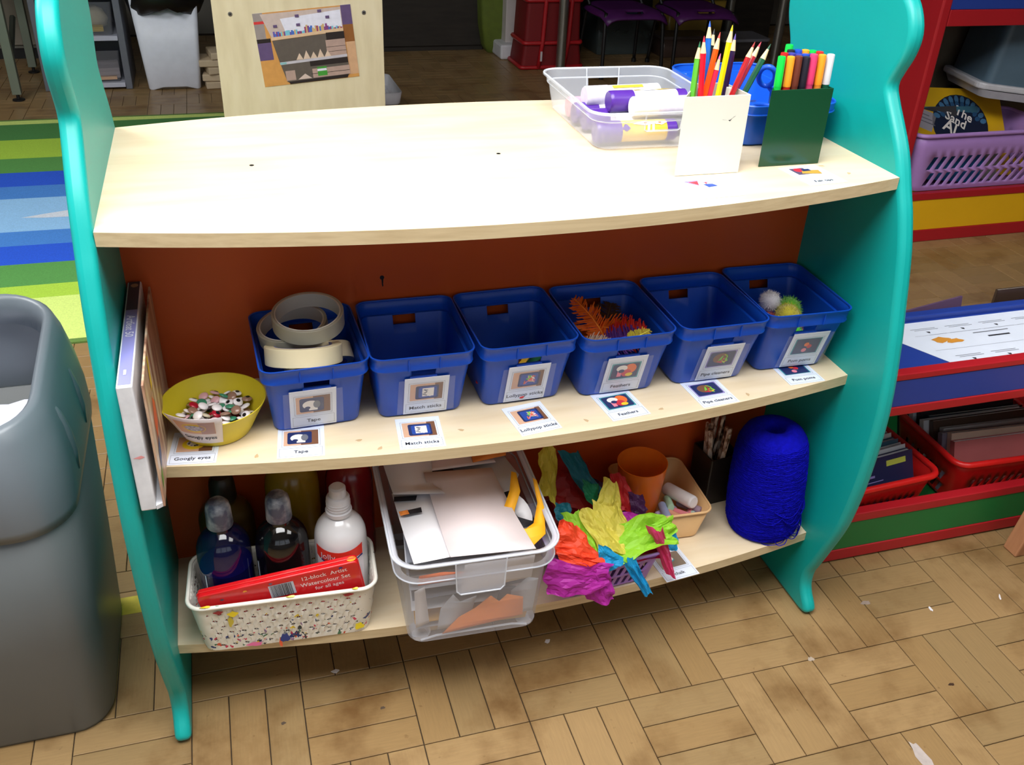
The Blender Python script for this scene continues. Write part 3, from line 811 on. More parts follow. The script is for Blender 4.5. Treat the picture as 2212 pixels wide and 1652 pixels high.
for nm, a_, b_, mt, o_ in (('photo', 0.015, 0.0095, PYEL, 0.0013), ('photo', 0.011, 0.0065, M('print_eyes', (176, 172, 190), var=0.5, scale=300), 0.0016)):
    V = [tuple(bent(-0.002 + a_ * math.cos(t_), 0.0105 + b_ * math.sin(t_)) * 1.0 + Vector((0, -o_, 0))) for t_ in [2 * PI * k / 18 for k in range(18)]]
    c = bent(-0.002, 0.0105) + Vector((0, -o_, 0)); V.append(tuple(c))
    add(nm, V, [(k, (k + 1) % 18, 18) for k in range(18)], mt, bc, smooth=True)
v, f = text_vf('Googly eyes', 0.0098, 'CENTER', 0.012)
V = [tuple(bent(a, -0.0125 + b) + Vector((0, -0.0012, 0))) for a, b, c in v]
add('caption', V, f, INK, bc)

# ================================================================== flat art box standing against the left side
ab = thing('art_box', 'flat white art set box with lilac spine standing against the left panel', 'box', (0.0035, -0.098, Z2 + 0.0005))
WBOX = ramp_mat('scuffed_white_box', [(0.35, (202, 204, 210)), (0.55, (226, 228, 234)), (0.8, (236, 238, 242))], rough=0.5, nscale=18)
SPN = M('lilac_spine_print', (136, 136, 196), rough=0.35, var=0.03, scale=4)
box('case', 0.0, 0.0185, 0.0, 0.291, 0.0, 0.184, WBOX, ab, bevel=0.002)
v, f = prism([(0.0185, 0.0), (0.0285, 0.006), (0.0285, 0.288), (0.0185, 0.291)], 0.0, 0.006, 'z'); add('case_base', v, f, WBOX, ab)
flat('spine_print', [(rect(0.0022, 0.004, 0.0168, 0.289), SPN), (rect(0.0022, 0.200, 0.0168, 0.289), M('spine_print_dark', (66, 62, 78))), (oval(0.010, 0.276, 0.005, 0.006), M('spine_print_tan', (168, 140, 110)))], ab, TR((0, 0, 0.1843)))
lettering('lettering', 'Artfeat 50', 0.0145, M('spine_letter', (222, 222, 236)), ab, TR((0.0092, 0.152, 0.1850), (0, 0, -PI / 2)), bold=0.01)
flat('lettering', [(rect(0.0075, 0.026, 0.0105, 0.038), M('spine_letter', (222, 222, 236)))], ab, TR((0, 0, 0.1850)))
COVER = ramp_mat('art_box_cover', [(0.25, (96, 52, 46)), (0.45, (176, 136, 112)), (0.60, (212, 186, 156)), (0.75, (226, 214, 196))], rough=0.35, scale=(1, 9, 1.3), nscale=5)
v, f = prism([(0.004, 0.0), (0.288, 0.0), (0.288, 0.176), (0.012, 0.176)], 0.0262, 0.0292, 'x'); add('cover', v, f, COVER, ab, bevel=0.001)
flat('cover_print', [([(-0.05, 0.02), (-0.02, 0.03), (-0.015, 0.055), (-0.035, 0.075), (-0.055, 0.05)], M('splash_orange', (214, 92, 40))), ([(-0.075, -0.012), (-0.045, -0.005), (-0.04, 0.02), (-0.07, 0.015)], M('splash_blue', (70, 84, 120))), ([(-0.09, -0.03), (-0.07, -0.028), (-0.068, -0.008), (-0.088, -0.01)], M('splash_green', (110, 150, 60))), ([(-0.03, 0.08), (-0.012, 0.08), (-0.010, 0.12), (-0.022, 0.125)], M('splash_yellow', (226, 190, 60)))],
     ab, TR((0.0294, 0.105, 0.050), (PI / 2, 0, PI / 2)))
flat('paint_smear', [([(0.002, 0.0), (0.012, 0.003), (0.016, 0.0), (0.010, -0.002)], M('pink_smear', (226, 150, 150)))], ab, TR((0.001, -0.0003, 0.082), (PI / 2, 0, 0)))

# ================================================================== on the top shelf
# clear tray of glue sticks
ct = thing('tray', 'clear milky plastic tray of glue sticks on the top shelf', 'tray', (0.8000, 0.3130, Z3 + 0.0006), (0, 0, -0.025))
tr_r = [(0.0, 0.094, 0.121, 0.02), (0.003, 0.099, 0.126, 0.024), (0.030, 0.104, 0.132, 0.026), (0.032, 0.1042, 0.1322, 0.026), (0.0445, 0.106, 0.134, 0.026), (0.046, 0.1095, 0.1385, 0.03), (0.060, 0.111, 0.140, 0.03), (0.0605, 0.114, 0.143, 0.032), (0.0575, 0.116, 0.145, 0.033)]
tfx = (-0.36, -0.345, 0.345, 0.36)
v, f = shell(tr_r, tfx, (), 6, lambda s, i, r: s in 'fb' and i == 2 and r == 3)
add('body', v, f, CLEARP, ct, smooth='auto')
P_, _ = rrect(0.1145, 0.1435, 0.032, 6)
v, f = tube([(a, b, 0.0600) for a, b in P_], 0.0016, 6, closed=True); add('rim', v, f, CLEARRIM, ct, smooth=True)
P_, _ = rrect(0.1085, 0.1375, 0.03, 6)
v, f = tube([(a, b, 0.0455) for a, b in P_], 0.0009, 5, closed=True); add('ledge', v, f, CLEARRIM, ct, smooth=True)
for s in (-1, 1):
    pts = [(-0.030, s * 0.1385, 0.060), (-0.029, s * 0.1340, 0.032), (-0.025, s * 0.1335, 0.0295), (0.025, s * 0.1335, 0.0295), (0.029, s * 0.1340, 0.032), (0.030, s * 0.1385, 0.060)]
    v, f = tube(pts, 0.0011, 5); add('grip_rim', v, f, CLEARRIM, ct)
PURP = M('glue_purple', (84, 44, 150), rough=0.3, var=0.03)
GYEL = M('glue_label_yellow', (232, 190, 60), rough=0.35, var=0.05, scale=40)
GWHT = M('glue_white', (232, 232, 238), rough=0.35, var=0.03)
GGRY = M('glue_label_grey', (150, 150, 160), rough=0.35, var=0.1, scale=160)
GPRN = M('glue_label_print', (222, 216, 230), rough=0.35, var=0.06, scale=120)
def glue(label, loc, yaw, r, cap, lab, base, lift=0.0):
    t = thing('glue_stick', label, 'glue stick', loc, (0, lift, yaw), 'glue sticks in the clear tray')
    def seg(nm, prof, mt, par=t):
        v, f = lathe(prof, 28); v = [(z, x, y) for x, y, z in v]; return add(nm, v, f, mt, par, smooth='auto')
    seg('cap', [(r * 0.90, -0.066), (r * 0.985, -0.064), (r, -0.060), (r, -0.026)], cap)
    seg('tube', [(r * 0.97, -0.026), (r * 0.97, 0.048)], lab)
    kn = [(r * 0.985, 0.048), (r * 0.985, 0.064), (r * 0.86, 0.066)]
    seg('knob', kn, base)
    return t
ga = 0.0166; zb_ = Z3 + 0.0045
g1 = glue('purple capped glue stick with yellow label at the front of the clear tray', (0.768, 0.2150, zb_ + ga), -0.03, ga, PURP, GYEL, PURP)
def on_tube(t, pts, r, mt, nm='label_print'):      # print wrapped on a lying tube: pts in (x along, angle)
    V = [(a, -r * math.sin(b), r * math.cos(b)) for a, b in pts]
    n = len(V); c = (sum(p[0] for p in pts) / n, sum(p[1] for p in pts) / n)
    V.append((c[0], -r * math.sin(c[1]), r * math.cos(c[1])))
    add(nm, V, [(k, (k + 1) % n, n) for k in range(n)], mt, t)
def blob(cx, ca, a, b, n=14, k=0): return [(cx + a * math.cos(q) * (1 + 0.25 * math.sin(3 * q + k)), ca + b * math.sin(q) * (1 + 0.25 * math.cos(4 * q + k))) for q in [2 * PI * i / n for i in range(n)]]
on_tube(g1, blob(0.012, 0.55, 0.018, 0.22), ga + 0.0004, GWHT); on_tube(g1, blob(0.036, 0.55, 0.010, 0.22, k=2), ga + 0.0004, GWHT)
on_tube(g1, blob(0.012, 0.55, 0.003, 0.06), ga + 0.0007, PORG); on_tube(g1, blob(0.036, 0.55, 0.003, 0.06), ga + 0.0007, PORG); on_tube(g1, blob(-0.020, 0.95, 0.006, 0.3), ga + 0.0004, PURP)
on_tube(g1, [(0.016, 0.7), (0.020, 0.7), (0.018, 1.3), (0.014, 1.3)], ga + 0.0005, GWHT); on_tube(g1, [(0.023, 0.7), (0.027, 0.7), (0.026, 1.3), (0.022, 1.3)], ga + 0.0005, GWHT)
glue('white capped glue stick with grey label behind the front glue stick', (0.815, 0.2510, zb_ + ga), -0.05, ga, GWHT, GGRY, PURP)
g3 = glue('purple capped glue stick with yellow and white label on top of the pile', (0.812, 0.2780, zb_ + ga * 2.75), -0.02, ga, PURP, GWHT, PURP)
on_tube(g3, [(-0.024, -0.5), (0.040, -0.5), (0.046, -0.1), (0.020, 0.1), (0.0, -0.05), (-0.024, 0.15)], ga + 0.0004, GYEL)
on_tube(g3, blob(0.0, 0.1, 0.014, 0.12), ga + 0.0006, GWHT)
glue('all white glue stick lying on top near the tray front', (0.838, 0.2430, zb_ + ga * 2.7), -0.03, ga * 0.98, GWHT, GPRN, GWHT)
g4 = glue('white glue stick with purple lettering at the back of the tray', (0.790, 0.3300, zb_ + ga * 2.5), 0.03, ga, GPRN, GWHT, GWHT)
on_tube(g4, [(-0.020, 0.2), (0.034, 0.2), (0.034, 0.6), (-0.020, 0.6)], ga + 0.0004, GYEL)
glue('purple capped glue stick lying low in the middle of the tray', (0.775, 0.2870, zb_ + ga), 0.02, ga, PURP, GWHT, PURP)
glue('purple capped glue stick lying low toward the tray back', (0.772, 0.3230, zb_ + ga), -0.02, ga, PURP, GWHT, PURP)
glue('pink and white glue stick against the back of the tray', (0.775, 0.3600, zb_ + ga), 0.0, ga, M('glue_pink', (226, 170, 190), rough=0.35), GWHT, GWHT)

# blue tray of scissors
bt = thing('tray', 'blue plastic tray of scissors behind the pen pots', 'tray', (1.0040, 0.2960, Z3 + 0.0006))
v, f = shell([(0.0, 0.072, 0.118, 0.02), (0.003, 0.076, 0.122, 0.022), (0.052, 0.0815, 0.134, 0.026), (0.0522, 0.086, 0.139, 0.03), (0.066, 0.0875, 0.141, 0.03), (0.0675, 0.0865, 0.140, 0.03), (0.0655, 0.0845, 0.138, 0.03)], (), (), 6)
add('body', v, f, M('bright_blue_plastic', (24, 92, 205), rough=0.33, var=0.04), bt, smooth='auto', solid=0.002)
P_, _ = rrect(0.0868, 0.1398, 0.03, 6)
v, f = tube([(a, b, 0.0525) for a, b in P_], 0.0014, 5, closed=True); add('ledge', v, f, _mats['bright_blue_plastic'], bt, smooth=True)
flat('sticker', [(rect(-0.012, -0.008, 0.004, 0.008), M('pale_sticker', (120, 150, 205)))], bt, TR((-0.055, 0.1300, 0.045), (PI / 2, 0, 0)))
def scissors(label, loc, rot, col):
    t = thing('scissors', label, 'scissors', loc, rot, 'children scissors in the blue tray')
    for s in (-1, 1):
        v, f = prism([(0, 0.0), (0.010, 0.003 * s), (0.058, 0.0015 * s), (0.060, 0.0), (0.0, -0.005 * s)], 0.0005 if s > 0 else -0.0013, 0.0013 if s > 0 else -0.0005, 'z')
        add('blade', v, f, CHROME, t)
        pts = [(-0.004, 0.0, 0)] + [(-0.036 + 0.024 * math.cos(a), s * (0.016 + 0.013 * math.sin(a)), 0) for a in [2 * PI * k / 18 for k in range(18)]]
        v, f = tube(pts[1:], 0.0042, 8, closed=True); add('handle', v, f, col, t, smooth=True)
        v, f = tube([(-0.014, s * 0.010, 0), (-0.004, s * 0.002, 0), (0.006, 0, 0)], 0.004, 8); add('handle_neck', v, f, col, t, smooth=True)
    v, f = lathe([(0.003, -0.003), (0.003, 0.003)], 12); add('pivot', v, f, CHROME, t)
SCB = M('scissor_blue', (30, 84, 200), rough=0.35, var=0.03)
scissors('blue handled scissors standing up at the right of the blue tray', (1.012, 0.235, Z3 + 0.066), (0.2, 0.85, 1.1), SCB)
scissors('blue handled scissors lying across the right of the blue tray', (1.020, 0.205, Z3 + 0.046), (0.1, 0.10, 0.35), SCB)
scissors('red handled scissors lying at the left of the blue tray', (0.985, 0.320, Z3 + 0.030), (0.1, 0.06, 0.2), M('scissor_red', (206, 50, 70), rough=0.35))

# pencil pot and pen pot
def pot(label, x0, x1, y0, y1, mat, h=0.1115):
    t = thing('pen_pot', label, 'pot', (x0, y0, Z3 + 0.0005))
    w, d = x1 - x0, y1 - y0
    o_ = [(0, 0), (w, 0), (w - 0.004, d), (0.72 * d, d)]         # wedge shaped: the left wall runs back at a slant
    V = [(a, b, z) for z in (0, h) for a, b in o_]
    F = [(3, 2, 1, 0)] + [(i, (i + 1) % 4, 4 + (i + 1) % 4, 4 + i) for i in range(4)]
    add('body', V, F, mat, t, solid=0.0028, bevel=0.0004)
    return t
WPOT = M('cream_white_plastic', (226, 226, 214), rough=0.3, var=0.02, scale=10)
GPOT = M('bottle_green_plastic', (18, 70, 44), rough=0.2, var=0.03, scale=10)
wp = pot('square white pot of colouring pencils on the top shelf', 0.7665, 0.8685, 0.0620, 0.1320, WPOT)
flat('pen_mark', [([(-0.003, -0.002), (0.0, -0.0015), (0.006, 0.003), (0.0085, 0.004), (0.003, 0.0005), (0.0, -0.0035)], INK), ([(-0.012, -0.0004), (-0.004, -0.002), (-0.003, -0.0022), (-0.012, -0.0009)], M('faint_mark', (150, 150, 148)))], wp, TR((0.075, -0.0003, 0.079), (PI / 2, 0, 0)))
gp = pot('square dark green pot of felt tip pens on the top shelf', 0.9105, 1.0125, 0.0790, 0.1490, GPOT)
PW = M('pencil_wood', (226, 196, 152), rough=0.7, var=0.08, scale=80)
def pencil(label, tip, base, col, lead, r=0.0043):
    tip = Vector(tip); base = Vector(base); d = (tip - base).normalized()
    L_ = (tip.z - (Z3 + 0.0045)) / d.z
    b = tip - d * L_
    b.y = max(0.076, min(0.118, b.y)); b.x = max(b.x, 0.7720 + (b.y - 0.062) * 0.75 + 0.002)
    d = (tip - b).normalized(); L_ = (tip - b).length
    t = thing('pencil', label, 'pencil', b, d.to_track_quat('Z', 'Y').to_euler(), 'colouring pencils in the white pot')
    Lb = L_ - 0.0225
    v, f = lathe([(r, 0), (r, Lb)], 6); add('barrel', v, f, M('lacquer_' + col[0], col[1], rough=0.25, var=0.02), t)
    v, f = lathe([(r * 1.0, Lb), (r * 0.42, Lb + 0.0145)], 12); add('cone', v, f, PW, t, smooth='auto')
    v, f = lathe([(r * 0.42, Lb + 0.0145), (r * 0.30, Lb + 0.018), (0.0003, Lb + 0.0225)], 10); add('lead', v, f, M('lead_' + lead[0], lead[1], rough=0.5), t, smooth='auto')
PCS = [('lime green pencil at the left of the white pot', (0.7982, 0.1000, 1.0161), (0.7916, 0.0850, 0.9473), ('lime', (90, 176, 50)), ('dgreen', (20, 96, 60))),
       ('bright red pencil beside the lime green one', (0.8007, 0.0950, 1.0243), (0.8030, 0.0850, 0.9469), ('red', (226, 30, 50)), ('red', (220, 40, 70))),
       ('blue pencil, one of the two tallest in the white pot', (0.8196, 0.1200, 1.0388), (0.8158, 0.1000, 0.9538), ('blue', (24, 96, 190)), ('blue', (40, 90, 200))),
       ('black pencil behind the orange one', (0.8336, 0.1300, 1.0261), (0.8196, 0.1000, 0.9537), ('black', (22, 20, 24)), ('black', (30, 30, 32))),
       ('orange pencil with reddish tip leaning right', (0.8297, 0.1050, 1.0266), (0.8126, 0.0850, 0.9466), ('orange', (242, 84, 24)), ('coral', (226, 70, 60))),
       ('crimson pencil half hidden behind the yellow one', (0.8324, 0.1000, 0.9995), (0.8201, 0.0880, 0.9463), ('crimson', (214, 44, 80)), ('pink', (220, 110, 170))),
       ('yellow pencil, tall and in front in the white pot', (0.8387, 0.0900, 1.0389), (0.8287, 0.0820, 0.9460), ('yellow', (250, 214, 10)), ('yellow', (246, 206, 20))),
       ('dark purple pencil right of the yellow one', (0.8567, 0.1100, 1.0232), (0.8475, 0.1000, 0.9420), ('purple', (44, 28, 74)), ('violet', (90, 70, 150))),
       ('dark red pencil leaning right, first of the three leaning out', (0.8833, 0.1000, 1.0140), (0.8551, 0.0900, 0.9461), ('darkred', (178, 24, 30)), ('dred', (150, 36, 36))),
       ('dark red pencil leaning right, second of the three leaning out', (0.9052, 0.1200, 1.0095), (0.8682, 0.1080, 0.9422), ('darkred2', (170, 24, 34)), ('cerise', (200, 60, 80))),
       ('bottle green pencil leaning furthest right out of the white pot', (0.9119, 0.1050, 1.0094), (0.8770, 0.0970, 0.9424), ('bottle', (14, 84, 54)), ('dkgreen', (30, 80, 62)))]
for a in PCS:
    tip = Vector(a[1]); base = Vector(a[2])
    pencil(*a)
t = thing('eraser', 'small white eraser standing in the white pot between pencils', 'eraser', (0.8510, 0.0960, Z3 + 0.090), (0, 0.15, 0.3))
box('rubber', -0.006, 0.006, -0.005, 0.005, 0, 0.024, M('white_rubber', (224, 224, 210), rough=0.7), t, bevel=0.001)
def pen(label, x, y, top, lean, capc, barc, r=0.0057, caplen=0.042):
    d = Vector((lean, 0, 1)).normalized()
    z0 = Z3 + 0.0045; L_ = (top - z0) / d.z
    b = Vector((x - d.x * (L_), y, z0))
    t = thing('felt_tip_pen', label, 'pen', b, d.to_track_quat('Z', 'Y').to_euler(), 'felt tip pens in the green pot')
    v, f = lathe([(r * 0.9, 0), (r * 0.93, L_ - caplen)], 16); add('barrel', v, f, barc, t, smooth='auto')
    v, f = lathe([(r, L_ - caplen), (r, L_ - 0.002), (r * 0.92, L_ - 0.0004), (r * 0.7, L_)], 16); add('cap', v, f, capc, t, smooth='auto')
def PM(n, c): return M('pen_' + n, c, rough=0.35, var=0.02)
PN = {'green': (20, 214, 74), 'orange': (255, 158, 40), 'brown': (108, 52, 38), 'black': (34, 32, 44), 'pink': (222, 62, 112), 'white': (214, 218, 224), 'red': (186, 30, 30), 'dark green': (16, 84, 60), 'blue': (30, 74, 190), 'violet': (64, 60, 150), 'mid orange': (228, 140, 50), 'mid pink': (204, 64, 110)}
front = [('green', 'green', 0.9249), ('orange', 'red', 0.9396), ('brown', 'brown', 0.9520), ('black', 'black', 0.9647), ('pink', 'mid pink', 0.9765), ('orange', 'mid orange', 0.9905), ('white', 'dark green', 1.0043)]
fl = ['bright green felt tip at the left of the front row', 'orange capped felt tip with red barrel in the front row', 'brown felt tip in the front row', 'black felt tip in the middle of the front row', 'pink felt tip in the front row', 'all orange felt tip second from the right in the front row', 'white capped felt tip with green barrel at the right end']
ytop = [0.9955, 0.9952, 0.9954, 0.9941, 0.9974, 0.9965, 0.9967]
for k, (c, b_, x) in enumerate(front):
    pen(fl[k], x, 0.0910, ytop[k], -0.03 if k < 6 else -0.02, PM(c, PN[c]), PM(b_, PN[b_]))
back = [('green', 0.9580, 0.1290, 1.0030, 'bright green felt tip cap at the very back of the green pot'), ('red', 0.9360, 0.1035, 0.9975, 'red felt tip cap behind the first row at the left'), ('black', 0.9540, 0.1165, 0.9985, 'black felt tip cap in the third row'), ('blue', 0.9660, 0.1165, 0.9985, 'blue felt tip cap in the middle of the back rows'), ('orange', 0.9780, 0.1165, 0.9980, 'orange felt tip cap in the back rows'), ('green', 0.9900, 0.1165, 0.9970, 'green felt tip cap at the right of the back rows'), ('red', 0.9935, 0.1035, 0.9980, 'red felt tip cap behind the all orange one'), ('violet', 0.9475, 0.1035, 0.9970, 'violet felt tip cap behind the orange and brown ones'), ('violet', 0.9590, 0.1035, 0.9950, 'violet felt tip cap behind the brown and black ones'), ('blue', 0.9705, 0.1035, 0.9950, 'blue felt tip cap behind the black and pink ones'), ('violet', 0.9820, 0.1035, 0.9950, 'violet felt tip cap behind the pink one')]
for c, x, y, top, lb in back:
    pen(lb, x, y, top, -0.02, PM(c, PN[c]), PM(c, PN[c]))
# ================================================================== bottom shelf
# ---- white woven basket
def splash_mat(name, base, cols, rough=0.45):
    m = bpy.data.materials.new(name); _mats[name] = m; m.use_nodes = True
    nt = m.node_tree; N = nt.nodes; L = nt.links
    b = N['Principled BSDF']; b.inputs['Roughness'].default_value = rough
    tc = N.new('ShaderNodeTexCoord')
    prev = None
    sep = N.new('ShaderNodeSeparateXYZ'); L.new(tc.outputs['Object'], sep.inputs[0])
    low = N.new('ShaderNodeMapRange'); low.inputs[1].default_value = 0.02; low.inputs[2].default_value = 0.085; low.inputs[3].default_value = 0.0; low.inputs[4].default_value = 0.085
    L.new(sep.outputs[2], low.inputs[0])
    for i, (c, sc, th) in enumerate(cols):
        mp = N.new('ShaderNodeMapping'); mp.inputs['Location'].default_value = (i * 3.7, i * 1.9, i * 5.3)
        L.new(tc.outputs['Object'], mp.inputs[0])
        nz = N.new('ShaderNodeTexNoise'); nz.inputs['Scale'].default_value = sc; nz.inputs['Detail'].default_value = 3
        L.new(mp.outputs[0], nz.inputs['Vector'])
        sb = N.new('ShaderNodeMath'); sb.operation = 'SUBTRACT'; L.new(nz.outputs['Fac'], sb.inputs[0]); L.new(low.outputs[0], sb.inputs[1])
        gt = N.new('ShaderNodeMath'); gt.operation = 'GREATER_THAN'; gt.inputs[1].default_value = th; L.new(sb.outputs[0], gt.inputs[0])
        mx = N.new('ShaderNodeMixRGB'); mx.inputs[2].default_value = lin(c)
        L.new(gt.outputs[0], mx.inputs[0])
        if prev is None: mx.inputs[1].default_value = lin(base)
        else: L.new(prev.outputs[0], mx.inputs[1])
        prev = mx
    L.new(prev.outputs[0], b.inputs['Base Color'])
    return m
BASK = splash_mat('paint_splashed_white_plastic', (232, 229, 218), [((40, 60, 120), 55, 0.645), ((214, 90, 60), 70, 0.655), ((226, 196, 50), 60, 0.67), ((60, 66, 70), 90, 0.655), ((150, 120, 160), 75, 0.66), ((206, 60, 90), 80, 0.675), ((70, 120, 90), 85, 0.67)])
bk = thing('basket', 'white woven plastic basket splashed with paint holding paint bottles', 'basket', (0.1675, 0.0170, Z1 + 0.0008), (0, 0, -0.066))
def woven(hx0, hy0, hx1, hy1, h, rad, cols, side, rows):
    V = []; F = []
    fx = [-1 + 2 * (k + 1) / cols for k in range(cols - 1)]; fy = [-1 + 2 * (k + 1) / side for k in range(side - 1)]
    nr = rows * 2 + 2
    n = None
    rings_ = []
    for j in range(nr + 1):
        u = j / nr
        P, T = rrect(hx0 + (hx1 - hx0) * u, hy0 + (hy1 - hy0) * u, rad, 6, fx, fy)
        n = len(P)
        for k, (a, b) in enumerate(P):
            bump = 0.0
            z = h * u
            s, i = T[k]
            if s in 'fbrl' and 0 < j < nr:
                ph = ((k + (j // 2)) % 2)
                bump = 0.0017 * (1 if (k + j // 2) % 2 else -1)
                z += 0.0010 * (1 if (k // 2 + j) % 2 else -1)
            L_ = math.hypot(a, b)
            V.append((a + a / L_ * bump, b + b / L_ * bump, z))
    for j in range(nr):
        for k in range(n):
            k2 = (k + 1) % n
            s, i = T[k]
            q = (j * n + k, j * n + k2, (j + 1) * n + k2, (j + 1) * n + k)
            if s in 'fbrl' and 1 <= j < nr - 1 and j % 2 == 1 and (i + (j // 2) * 2) % 4 in (1, 2) :
                # arrow shaped opening: keep the cell but leave a small triangle open
                a, b, c, d = [Vector(V[t]) for t in q]
                cen = (a + b + c + d) / 4
                right = (i + (j // 2) * 2) % 4 == 2
                if right: tri = [a.lerp(b, 0.05).lerp(d.lerp(c, 0.05), 0.10), a.lerp(b, 0.95).lerp(d.lerp(c, 0.95), 0.5), a.lerp(b, 0.05).lerp(d.lerp(c, 0.05), 0.90)]
                else: tri = [a.lerp(b, 0.95).lerp(d.lerp(c, 0.95), 0.10), a.lerp(b, 0.95).lerp(d.lerp(c, 0.95), 0.90), a.lerp(b, 0.05).lerp(d.lerp(c, 0.05), 0.5)]
                m = len(V); V += [tuple(p) for p in tri]
                A, B, C, D = q
                if right:
                    F += [(A, B, m + 1, m), (B, C, m + 1), (C, D, m + 2, m + 1), (D, A, m, m + 2)]
                else:
                    F += [(A, B, m, m + 2), (B, C, m + 1, m), (C, D, m + 2, m + 1), (D, A, m + 2)]
            else:
                F.append(q)
    F.append(tuple(range(n - 1, -1, -1)))
    return V, F
v, f = woven(0.126, 0.051, 0.137, 0.060, 0.097, 0.022, 48, 18, 6)
add('body', v, f, BASK, bk, smooth='auto', solid=0.0016)
P_, _ = rrect(0.1385, 0.0615, 0.024, 8)
v, f = tube([(a, b, 0.0980) for a, b in P_], 0.0032, 8, closed=True); add('rim', v, f, BASK, bk, smooth=True)
for k, (x, z, w, c) in enumerate([(-0.112, 0.1000, 0.008, (232, 206, 40)), (0.010, 0.1003, 0.007, (226, 214, 110)), (0.105, 0.1003, 0.005, (226, 206, 70))]):
    add('paint_dab', [(w * math.cos(a), 0.0022 * math.sin(a), 0.0016 * (1 + math.sin(a * 2)) * 0.5) for a in [2 * PI * i / 10 for i in range(10)]], [tuple(range(10))], M('dab_%d' % k, c, rough=0.4), bk, loc=(x, -0.0622, z + 0.0012))
for k, (x, z, w, hgt, c) in enumerate([(-0.075, 0.080, 0.008, 0.005, (226, 200, 40)), (-0.080, 0.064, 0.004, 0.010, (190, 170, 60)), (0.108, 0.016, 0.007, 0.007, (232, 210, 40)), (-0.005, 0.012, 0.007, 0.009, (40, 60, 130)), (-0.012, -0.002 + 0.004, 0.0022, 0.010, (232, 96, 60)), (-0.050, 0.006, 0.012, 0.004, (226, 110, 160)), (-0.095, 0.087, 0.007, 0.003, (150, 40, 50)), (0.094, 0.091, 0.008, 0.003, (160, 40, 50))]):
    yy = -(0.051 + (0.060 - 0.051) * z / 0.097) - 0.0026
    flat('paint_dab', [([(x_ + 0, z_) for x_, z_ in blob(0, 0, w, hgt, 12, k)], M('dab_%s' % (100 + k), c, rough=0.4))], bk, TR((x, yy, z), (PI / 2, 0, 0)))

# ---- paint bottles
def bottle(label, loc, r, h, paint, capm, fill, labelm=None, yaw=0.0, clearm=None, capstyle='dome'):
    t = thing('paint_bottle', label, 'bottle', loc, (0, 0, yaw), 'squeezy paint bottles')
    hb = h - 0.052          # shoulder ends here
    prof = [(r * 0.9, 0.0), (r, 0.004), (r * 0.99, hb * 0.60), (r * 0.985, hb * 0.78), (r * 0.95, hb * 0.845), (r * 0.86, hb * 0.90), (r * 0.70, hb * 0.95), (r * 0.52, hb * 0.985), (r * 0.42, hb * 1.0), (r * 0.40, hb + 0.012)]
    v, f = lathe(prof, 36); add('body', v, f, clearm or paint, t, smooth='auto')
    if clearm:               # paint seen through the clear wall
        ri = 0.965
        p2 = [(a * ri, z + (0.002 if i == 0 else 0)) for i, (a, z) in enumerate(prof) if z <= fill]
        p2.append((r * ri * 0.985, fill))
        v, f = lathe(p2, 36); add('paint', v, f, paint, t, smooth='auto')
    if capstyle == 'dome':
        v, f = lathe([(r * 0.46, hb + 0.006), (r * 0.48, hb + 0.008), (r * 0.46, hb + 0.034), (r * 0.42, hb + 0.044), (r * 0.30, hb + 0.050), (0.0008, hb + 0.052)], 24)
        c = add('cap', v, f, capm, t, smooth='auto')
    else:
        v, f = lathe([(r * 0.50, hb + 0.004), (r * 0.50, hb + 0.010), (r * 0.44, hb + 0.011), (r * 0.44, hb + 0.032), (r * 0.40, hb + 0.035), (r * 0.32, hb + 0.036), (r * 0.31, hb + 0.050), (r * 0.24, hb + 0.053), (0.0008, hb + 0.0535)], 24)
        c = add('cap', v, f, capm, t, smooth='auto')
        for z in (0.015, 0.020, 0.025):
            v, f = tube([(r * 0.445 * math.cos(a), r * 0.445 * math.sin(a), hb + z) for a in [2 * PI * k / 20 for k in range(20)]], 0.0007, 5, closed=True)
            add('cap_ring', v, f, capm, c, smooth=True)
    return t
def wrap(t, r, a0, a1, z0, z1, mat, name='label', n=14, zf=None):
    V = []; F = []
    for i in range(n + 1):
        a = a0 + (a1 - a0) * i / n
        u = i / n
        zb, zt = (z0, z1) if zf is None else zf(u)
        V += [(r * math.cos(a), r * math.sin(a), zb), (r * math.cos(a), r * math.sin(a), zt)]
    F = [(2 * i, 2 * i + 2, 2 * i + 3, 2 * i + 1) for i in range(n)]
    return add(name, V, F, mat, t, smooth=True)
CAPM = ramp_mat('smeared_clear_cap', [(0.40, (70, 74, 92)), (0.52, (128, 132, 140)), (0.66, (190, 190, 194))], rough=0.3, nscale=40)
CAPW = M('frosted_white_cap', (206, 204, 208), rough=0.35, var=0.04, scale=40)
BPT = M('ultramarine_paint', (24, 24, 140), rough=0.25, var=0.05)
BCL = M('clear_blue_bottle', (10, 12, 44), rough=0.06, var=0.0, clear=0.30, spec=0.8)
KPT = M('black_paint', (16, 14, 16), rough=0.2, var=0.05)
KCL = M('clear_dark_bottle', (12, 11, 14), rough=0.06, var=0.0, clear=0.18, spec=0.8)
WPT = M('white_paint_bottle', (214, 212, 214), rough=0.18, var=0.03, spec=0.7)
zb0 = Z1 + 0.0045; bh = 0.236
b1 = bottle('dark blue paint bottle with smeared cap at the left of the white basket', (0.0860, 0.0330, zb0), 0.0405, bh, BPT, CAPM, 0.118, yaw=0.2, clearm=BCL)
b2 = bottle('black paint bottle with smeared cap in the middle of the white basket', (0.1710, 0.0290, zb0), 0.0405, bh, KPT, CAPM, 0.10, yaw=-0.1, clearm=KCL)
b3 = bottle('white paint bottle with red label at the right of the white basket', (0.2590, 0.0240, zb0), 0.0405, bh, WPT, CAPW, 0, yaw=0.0, capstyle='nozzle')
